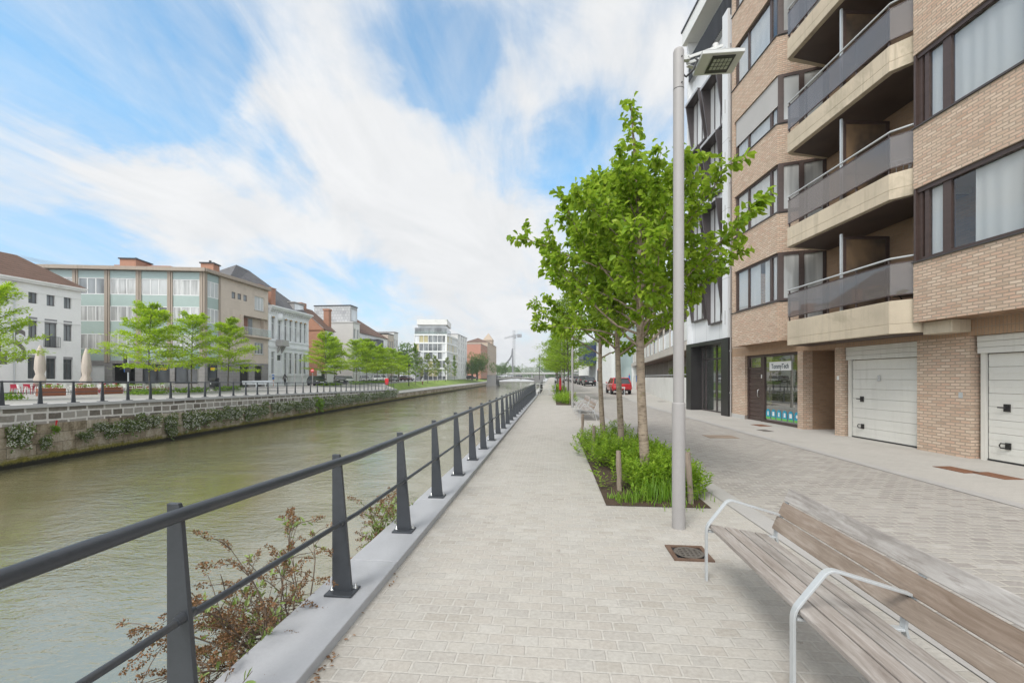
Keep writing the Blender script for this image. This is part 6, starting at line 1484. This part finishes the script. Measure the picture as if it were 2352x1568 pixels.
def table(label,loc):
    r=thing('terrace_table',label,'table',loc,0,'terrace tables before the white cafe'); MB().box(-.38,.38,-.38,.38,.71,.745).build('tabletop',m_wch,r,bevel=.01)
    for sx in (-1,1):
        for sy in (-1,1): MB().box(sx*.33-.025,sx*.33+.025,sy*.33-.025,sy*.33+.025,0,.71).build('leg',m_wch,r)
    return r
tb_=table('white terrace table at the left end among the red chairs',at(76,37.2,.28))
for i,(px,d) in enumerate(((138,37.6),(190,38),(250,38.2),(288,38.6),(312,39.6),(384,41.2))): dup(tb_,at(px,d,.28),.2*i,'white terrace table, %s from the left end'%NTH[i+1])
m_cort=pm('corten_steel',(.24,.085,.045),.85,0,.15,1.5,bmp=.2,bs=40)
def planter(label,loc,w):
    r=thing('planter_box',label,'planter',loc,rad(75),'rusty steel planter boxes along the cafe terrace'); b=MB(); b.box(-w/2,w/2,-.28,.28,0,.56); b.build('box',m_cort,r,bevel=.01)
    q=random.Random(int(loc[0]*10)); P=[(q.uniform(-w/2,w/2),q.uniform(-.25,.25),.54+q.random()*.2) for _ in range(110)]
    leaves_mesh('plants',P,[(q.gauss(0,.5),q.gauss(0,.5),1) for _ in P],[(q.gauss(0,1),q.gauss(0,1),.4) for _ in P],[q.uniform(.1,.22) for _ in P],.05,m_feather2,r,shape='card'); return r
for i,(x,d,w,l) in enumerate(((447,33.2,1.5,'rusty planter box nearest the left edge'),(745,35.3,1.4,'rusty planter box before the white cafe end window'),(978,36.9,1.3,'rusty planter box before the white garage'),(1180,38.8,1.2,'rusty planter box left of the first quay tree'),(1350,40.8,1.0,'rusty planter box just right of the first quay tree'),(1440,43,1.1,'rusty planter box farthest to the right'))):
    planter(l,at(x/2.24/1.7007,d,.29),w)
m_canvas=pm('beige_canvas',(.52,.455,.39),.85,0,.08,2,stretch=(6,6,.5),bmp=.3,bs=8)
def parasol(label,loc):
    r=thing('closed_parasol',label,'parasol',loc,0,'closed beige parasols on the cafe terrace')
    MB().tube([(0,0,0),(0,0,1.8)],.045,8).build('pole',M['white'],r); MB().cbox((0,0,.05),.8,.8,.1).build('base',M['concrete'],r,bevel=.02)
    b=MB(); n=20; prof=[(.10,1.0),(.34,1.12),(.37,1.45),(.24,1.85),(.32,2.3),(.30,3.0),(.23,3.6),(.15,4.05),(.05,4.33)]; vs=[];fs=[]; q=random.Random(int(loc[1]))
    ph=[q.uniform(.78,1.2) for _ in range(n)]
    for (rr_,z) in prof:
        for j in range(n): a=2*PI*j/n; s=rr_*(1+.14*(1 if j%2 else -1)*(1 if z<4 else .2))*(ph[j] if z<1.9 else 1); vs.append((s*math.cos(a),s*math.sin(a),z+(q.uniform(-.15,.12) if z<1.2 else 0)))
    for i in range(len(prof)-1):
        for j in range(n): fs.append((i*n+j,i*n+(j+1)%n,(i+1)*n+(j+1)%n,(i+1)*n+j))
    b.add(vs,fs,0,True); b.add(vs[-n:],[tuple(range(n))]); b.build('canopy',m_canvas,r); return r
pa_=parasol('closed beige parasol before the left windows of the white cafe',at(92,37.3,.1)); dup(pa_,at(198.5,39.5,.0),1.0,'closed beige parasol before the white garage door')
# ---------------------------------------------------------------- signs, posts, bins, far benches
m_sblue=pm('sign_blue',(.02,.13,.42),.4); m_sred=pm('sign_red',(.55,.015,.025),.4)
def signpost(name,label,loc,h,cat='sign',pole=None):
    r=thing(name,label,cat,loc,YAW*0); MB().lathe([(.035,0),(.035,h)],8).build('post',pole or M['lampgrey'],r); return r
s=signpost('no_entry_sign','round red no entry sign beside the black parked car',at(718,57,.44),2.35); q=MB(); q.tube([(0,-.05,2.15),(0,-.08,2.15)],.24,20); d_=q.build('disc',m_sred,s); q=MB(); q.box(-.17,.17,-.09,-.0805,2.115,2.185); q.build('bar',M['white'],d_)
s=signpost('parking_sign','blue parking sign on an orange post beside the town house door',at(628,62,.44),1.6,pole=pm('orange_post',(.55,.16,.03),.5)); q=MB(); q.box(-.16,.16,-.06,-.03,.95,1.65); pl=q.build('plate',m_sblue,s); textmesh('lettering','P',.5,M['white'],pl,(0,-.065,1.3),(rad(90),0,0))
s=signpost('zone_sign','blue and white zone sign with a round sign above, before the dark shop windows',at(454.6,43,.42),2.95); q=MB(); q.box(-.28,.28,-.06,-.03,2.1,2.65); pl=q.build('plate',M['white'],s); q=MB(); q.box(-.25,.25,-.066,-.0605,2.13,2.5); q.build('zone_panel',m_sblue,pl); q=MB(); q.tube([(0,-.03,2.95),(0,-.06,2.95)],.26,18); rd=q.build('disc',m_sred,s); q=MB(); q.tube([(0,-.061,2.95),(0,-.07,2.95)],.18,18); q.build('disc_centre',M['white'],rd)
s=thing('traffic_light','grey pole with a black signal box and blue plate beside the dark passage',"traffic light",at(294.6,44,.35)); MB().lathe([(.09,0),(.07,1.0),(.06,4.3)],10).build('pole',M['galv'],s); q=MB(); q.box(-.42,-.12,-.12,.12,2.5,3.6); q.build('signal_box',M['blackplastic'],s); q=MB(); q.box(-.36,.36,-.10,-.07,1.85,2.4); q.build('plate',M['darkmetal'],s); q=MB(); q.box(-.36,-.31,-.106,-.101,1.85,2.4); q.build('plate_edge',m_sblue,s)
for px,d,h,l in ((677,52,3.9,'tall plain grey post before the town house, left of two'),(695,54,3.1,'plain grey post before the town house, right of two')):
    s=signpost('grey_post',l,at(px,d,.4),h,'post',M['lampgrey'])
bn=thing('litter_bin','black litter bin beside the third quay tree','bin',at(492,44.2,.42)); q=MB(); q.box(-.32,.32,-.28,.28,.25,1.0); q.ext([(-.36,-.30,1.0),(-.36,.30,1.0),(-.36,.22,1.22),(-.36,-.16,1.22)],(.72,0,0)); q.build('body',M['blackplastic'],bn,bevel=.03); q=MB(); q.box(-.05,.05,-.05,.05,0,.25); q.build('foot',M['darkmetal'],bn); q=MB(); q.box(-.22,-.1,-.29,-.281,.55,.8); q.build('emblem',M['white'],bn)
def fbench(label,loc,rz):
    r=thing('pale_bench',label,'bench',loc,rz,'pale benches on the far quay'); q=MB(); q.box(-1.2,1.2,-.25,.25,.42,.48); q.build('seat',M['galv'],r); q=MB(); q.ext([(-1.2,.27,.5),(-1.2,.33,.5),(-1.2,.45,.85),(-1.2,.40,.85)],(2.4,0,0)); q.build('backrest',M['galv'],r)
    for x in (-1.1,0,1.1): MB().tube([(x,-.25,0),(x,-.25,.5),(x,-.1,.68),(x,.35,.6)],.03,6).build('arm_frame',M['galv'],r)
    return r
fb=fbench('pale bench on the far quay, left of two near the stone flank',at(585,51,.42),rad(65)); dup(fb,at(607,54,.43),rad(65),'pale bench on the far quay, right of two near the stone flank')
lb=thing('lifebuoy_stand','red lifebuoy cabinet at the end of the far railing','lifebuoy',(XW(70.5)-.9,70.5,-.25)); MB().lathe([(.05,0),(.05,1.7)],8).build('post',M['darkmetal'],lb); MB().box(-.32,.32,-.12,.12,.7,1.75).build('cabinet',M['redpaint'],lb,bevel=.1,seg=3)
def tall_lamp(label,px,d,z,h):
    r=thing('tall_lamp',label,'street lamp',at(px,d,z),0,'tall black lamps by the lawn'); MB().lathe([(.12,0),(.09,1.2),(.07,h)],8).build('pole',M['darkmetal'],r); MB().box(-.05,.35,-.2,.2,h-.8,h-.35).build('lamp_head',M['darkmetal'],r); return r
tall_lamp('tall black lamp at the lawn tip beside the narrow dark green tree',939,95,-.35,5.2); tall_lamp('tall black lamp on the lawn before the white tower block',1023,150,.25,5.0); tall_lamp('tall black lamp at the foot of the pale apartment block',1073.5,178,.5,5.5); tall_lamp('tall black lamp on the near street far beyond the trees',1239,120,1.0,7)
# near street furniture
def hoop(label,px,d):
    r=thing('bicycle_hoop',label,'bike stand',at(px,d,gz(d)),rad(80),'bicycle hoops by the white garden wall'); MB().tube([(-.3,0,0),(-.3,0,.68),(-.26,0,.76),(.26,0,.76),(.3,0,.68),(.3,0,0)],.03,8).build('frame',M['galv'],r); return r
h1=hoop('bicycle hoop just behind the red car',1434,39.5); dup(h1,at(1464,39.5,gz(39)),rad(80),'bicycle hoop farther right, in front of the white garden wall')
for px,l in ((1445.5,'blue parking plate on a red and white post, left of two by the garden wall'),(1462.7,'blue parking plate on a red and white post, right of two by the garden wall')):
    s=signpost('parking_post',l,at(px,54,gz(54)),1.95,pole=M['redpaint']); q=MB(); q.box(-.09,.09,-.05,.05,.95,1.75); q.build('plate',m_sblue,s)
s=signpost('warning_sign','black board with a red rimmed triangle warning sign beside the third trunk',at(1377,58,gz(58)),2.7); q=MB(); q.ext([(-.30,-.05,2.45),(.30,-.05,2.45),(0,-.05,2.98)],(0,-.02,0)); tr_=q.build('triangle',m_sred,s); q=MB(); q.ext([(-.18,-.071,2.52),(.18,-.071,2.52),(0,-.071,2.84)],(0,-.01,0)); q.build('triangle_face',M['white'],tr_); q=MB(); q.box(-.3,.3,-.06,-.02,.9,2.42); q.build('board',M['blackplastic'],s)
# potted bushes on the terrace
def pot(label,s_,h,seed,m):
    r=thing('potted_bush',label,'plant',onterr(s_,-.75,.95),TRZ,'potted bushes behind the garden wall rail'); MB().lathe([(.2,0),(.28,.5),(.24,.5),(.0,.45)],12).build('pot',M['concrete'],r); q=random.Random(seed); P=[];Nn=[]
    for _ in range(420): a=vnoise(q); a/=np.linalg.norm(a); P.append(tuple(a*q.uniform(.6,1)*.45+np.array([0,0,.5+h*.55]))); Nn.append(a)
    leaves_mesh('foliage',P,[vnoise(q)+np.array([0,0,.5]) for _ in P],Nn,[q.uniform(.08,.16) for _ in P],.05,m,r,shape='card')
for i,(s_,h,l) in enumerate(((2.2,1.0,'potted bush nearest the dark portal'),(3.6,1.0,'round potted bush, second from the dark portal'),(5.6,1.0,'round potted bush, third from the dark portal'),(9.5,1.1,'spiky potted bush farthest from the dark portal'))): pot(l,s_,h,i,m_olive)
# ---------------------------------------------------------------- glass building at the far right
def glass_block():
    o=Vector((10.0,150,gz(110))); r=thing('glass_office_building','glass fronted building with white upright fins and a dark blue projecting box','office building',o,-PI/2)
    m_gg=panemat('green_glass_wall',(.22,.27,.26),.3,.3); MB().box(0,75,0.6,20,-.5,9.5).build('glass_wall',m_gg,r); b=MB()
    for x in np.arange(.2,75,1.5): b.box(x,x+.12,0,.6,-.3,9.6)
    b.build('fins',M['white'],r); MB().box(30,48,-3.0,-.05,4.2,9.0).build('blue_box',pm('dark_blue_panel',(.02,.035,.10),.4),r); MB().box(-.3,75.3,-.3,20,9.6,10).build('roof',M['lampgrey'],r)
glass_block()
o=Vector((9.5,222,gz(158))); r=thing('white_office_building','low pale office block at the far end of the near street','office building',o,-PI/2); MB().box(0,60,0,15,-.5,8).build('wall',M['offwhite'],r); b=MB()
for x in np.arange(1,58,4): b.box(x,x+2.6,-.05,0,1,3); b.box(x,x+2.6,-.05,0,4.6,6.8)
b.build('window',M['paneDark'],r)
# ---------------------------------------------------------------- bridges, cranes, distant trees
def canal_bridge():
    r=thing('canal_bridge','low grey concrete arch bridge across the canal with square abutments','bridge',(0,0,0)); m_b=pm('grey_bridge_concrete',(.21,.205,.20),.8,0,.12,.2,dirt=(.15,.145,.135))
    for pa,pb,nm in ((1118.5,1139,'abutment'),(1227,1246,'abutment')):
        a,c=at(pa,204,0),at(pb,204,0); b=MB(); b.box(a.x,c.x,a.y,a.y+13,-2.1 if pa<1200 else -1,2.75); b.box(a.x-.5,c.x+.5,a.y-.6,a.y+13,-4,-2.0); b.build(nm,m_b,r)
    a,c=at(1139,205,0),at(1228,205,0); n=16; P=[];Q=[]
    for i in range(n+1): u=i/n; P.append((a.x+(c.x-a.x)*u,205,1.25+.55*math.sin(PI*u))); Q.append((a.x+(c.x-a.x)*u,205,.1+.95*math.sin(PI*u)))
    b=MB(); b.ext(P+Q[::-1],(0,11,0)); b.build('deck',m_b,r)
    b=MB(); b.ext([(x,204.9,z) for x,y,z in P]+[(x,204.9,z-.35) for x,y,z in P[::-1]],(0,-.25,0)); b.build('deck_edge',M['concrete'],r)
    b=MB()
    for i in range(n+1): b.bar((P[i][0],205.2,P[i][2]),(P[i][0],205.2,P[i][2]+1.0),.08,.08)
    b.tube([(x,205.2,z+1.0) for x,y,z in P],.06,5); b.build('parapet_rail',M['galv'],r)
canal_bridge()
def cable_bridge():
    r=thing('cable_stayed_bridge','distant cable stayed bridge with one curved grey pylon','bridge',(0,0,0)); d=380
    def q(px,py,dd=d): return at(px,dd,zat(py,dd))
    m_p=pm('pylon_grey',(.17,.175,.18),.6,0,.1,.1)
    b=MB(); b.tube([q(1177.5,866),q(1177.5,840),q(1177.3,800)],[.75,.7,.5],8); b.build('pylon',m_p,r)
    b=MB(); b.tube([q(1176.8,800),q(1175.5,815),q(1171,824),(q(1163.5,834)),q(1156,846),q(1150,860)],[.45,.6,.75,.8,.8,.8],8); b.build('curved_leg',m_p,r)
    b=MB(); b.bar(q(1120,857),q(1300,857),9,1.4); b.build('deck',M['concrete'],r)
    b=MB()
    for k in range(9): b.tube([q(1177.5,803+k*3.2),q(1248-k*6,855)],.16,4)
    b.build('cables',M['white'],r)
    for px in (1196,1222,1250): b=MB(); b.tube([q(px,857),q(px,872)],1.0,6); b.build('pier',M['concrete'],r)
cable_bridge()
def crane(label,mast,d,top,j0,j1,col):
    r=thing('tower_crane',label,'crane',(0,0,0)); mt=pm('crane_grey',col,.6,.3)
    def lattice(b,p,q,w,n):
        p,q=Vector(p),Vector(q); t=(q-p).normalized(); a=t.orthogonal().normalized(); c=t.cross(a); K=[a*w+c*w,a*w-c*w,-a*w-c*w,-a*w+c*w]; th=w*.14
        for k in K: b.bar(p+k,q+k,th,th)
        for i in range(n):
            A=p.lerp(q,i/n); B=p.lerp(q,(i+1)/n)
            for j in range(4): b.bar(A+K[j],B+K[(j+1)%4],th*.7,th*.7)
    b=MB(); lattice(b,at(mast,d,0),at(mast,d,zat(top,d)),.62,20); b.build('mast',mt,r)
    b=MB(); lattice(b,j0,j1,.45,22); b.build('jib',mt,r)
    return r,mt
r,mt=crane('grey tower crane standing behind the cable bridge pylon',1180.5,300,758,at(1158.5,285,zat(776.5,285)),at(1196,318,zat(767,318)),(.30,.30,.31))
MB().cbox(at(1193,315,zat(771,315)),3.2,2.2,2.2).build('counterweight',mt,r); MB().cbox(at(1182.5,299,zat(773,299)),1.8,1.6,2.4).build('cab',mt,r)
zj=45.0
crane('long thin crane jib high behind the white cafe roof',-70,150,560,at(-45,148,45.0),at(190,175,45.0),(.40,.43,.46))
# distant wooded bank
r_=random.Random(12); P=[];A=[];Nn=[];L_=[]
for k in range(150):
    px=r_.uniform(1126,1420); d=r_.uniform(400,560); c=at(px,d,1); h=r_.uniform(6,13)*(1.0 if px<1290 else 1.3); R_=r_.uniform(3,7)
    for _ in range(70):
        a=vnoise(r_); a/=np.linalg.norm(a); P.append((c.x+a[0]*R_,c.y+a[1]*R_,max(.5,c.z+h*.55+a[2]*h*.5))); A.append(vnoise(r_)); Nn.append(a+np.array([0,0,.5])); L_.append(r_.uniform(1.2,2.6))
tag(leaves_mesh('distant_trees',P,A,Nn,L_,np.array(L_)*.7,m_dark,None,shape='card'),'far wooded bank behind the cable bridge','trees',None,'stuff')
# haze: pale air round camera and scene
if HAZE>0:
    m,t=newmat('haze_air'); v=t.n('VolumePrincipled',{'Color':(.9,.94,1.0),'Density':HAZE,'Anisotropy':.2}); t.n('OutputMaterial',{'Volume':v.outputs[0]})
    b=MB(); b.box(-950,950,-320,1600,-8,60); h_=b.build('haze',m); h_['kind']='stuff'; h_['label']='pale summer haze over the canal'; h_['category']='haze'
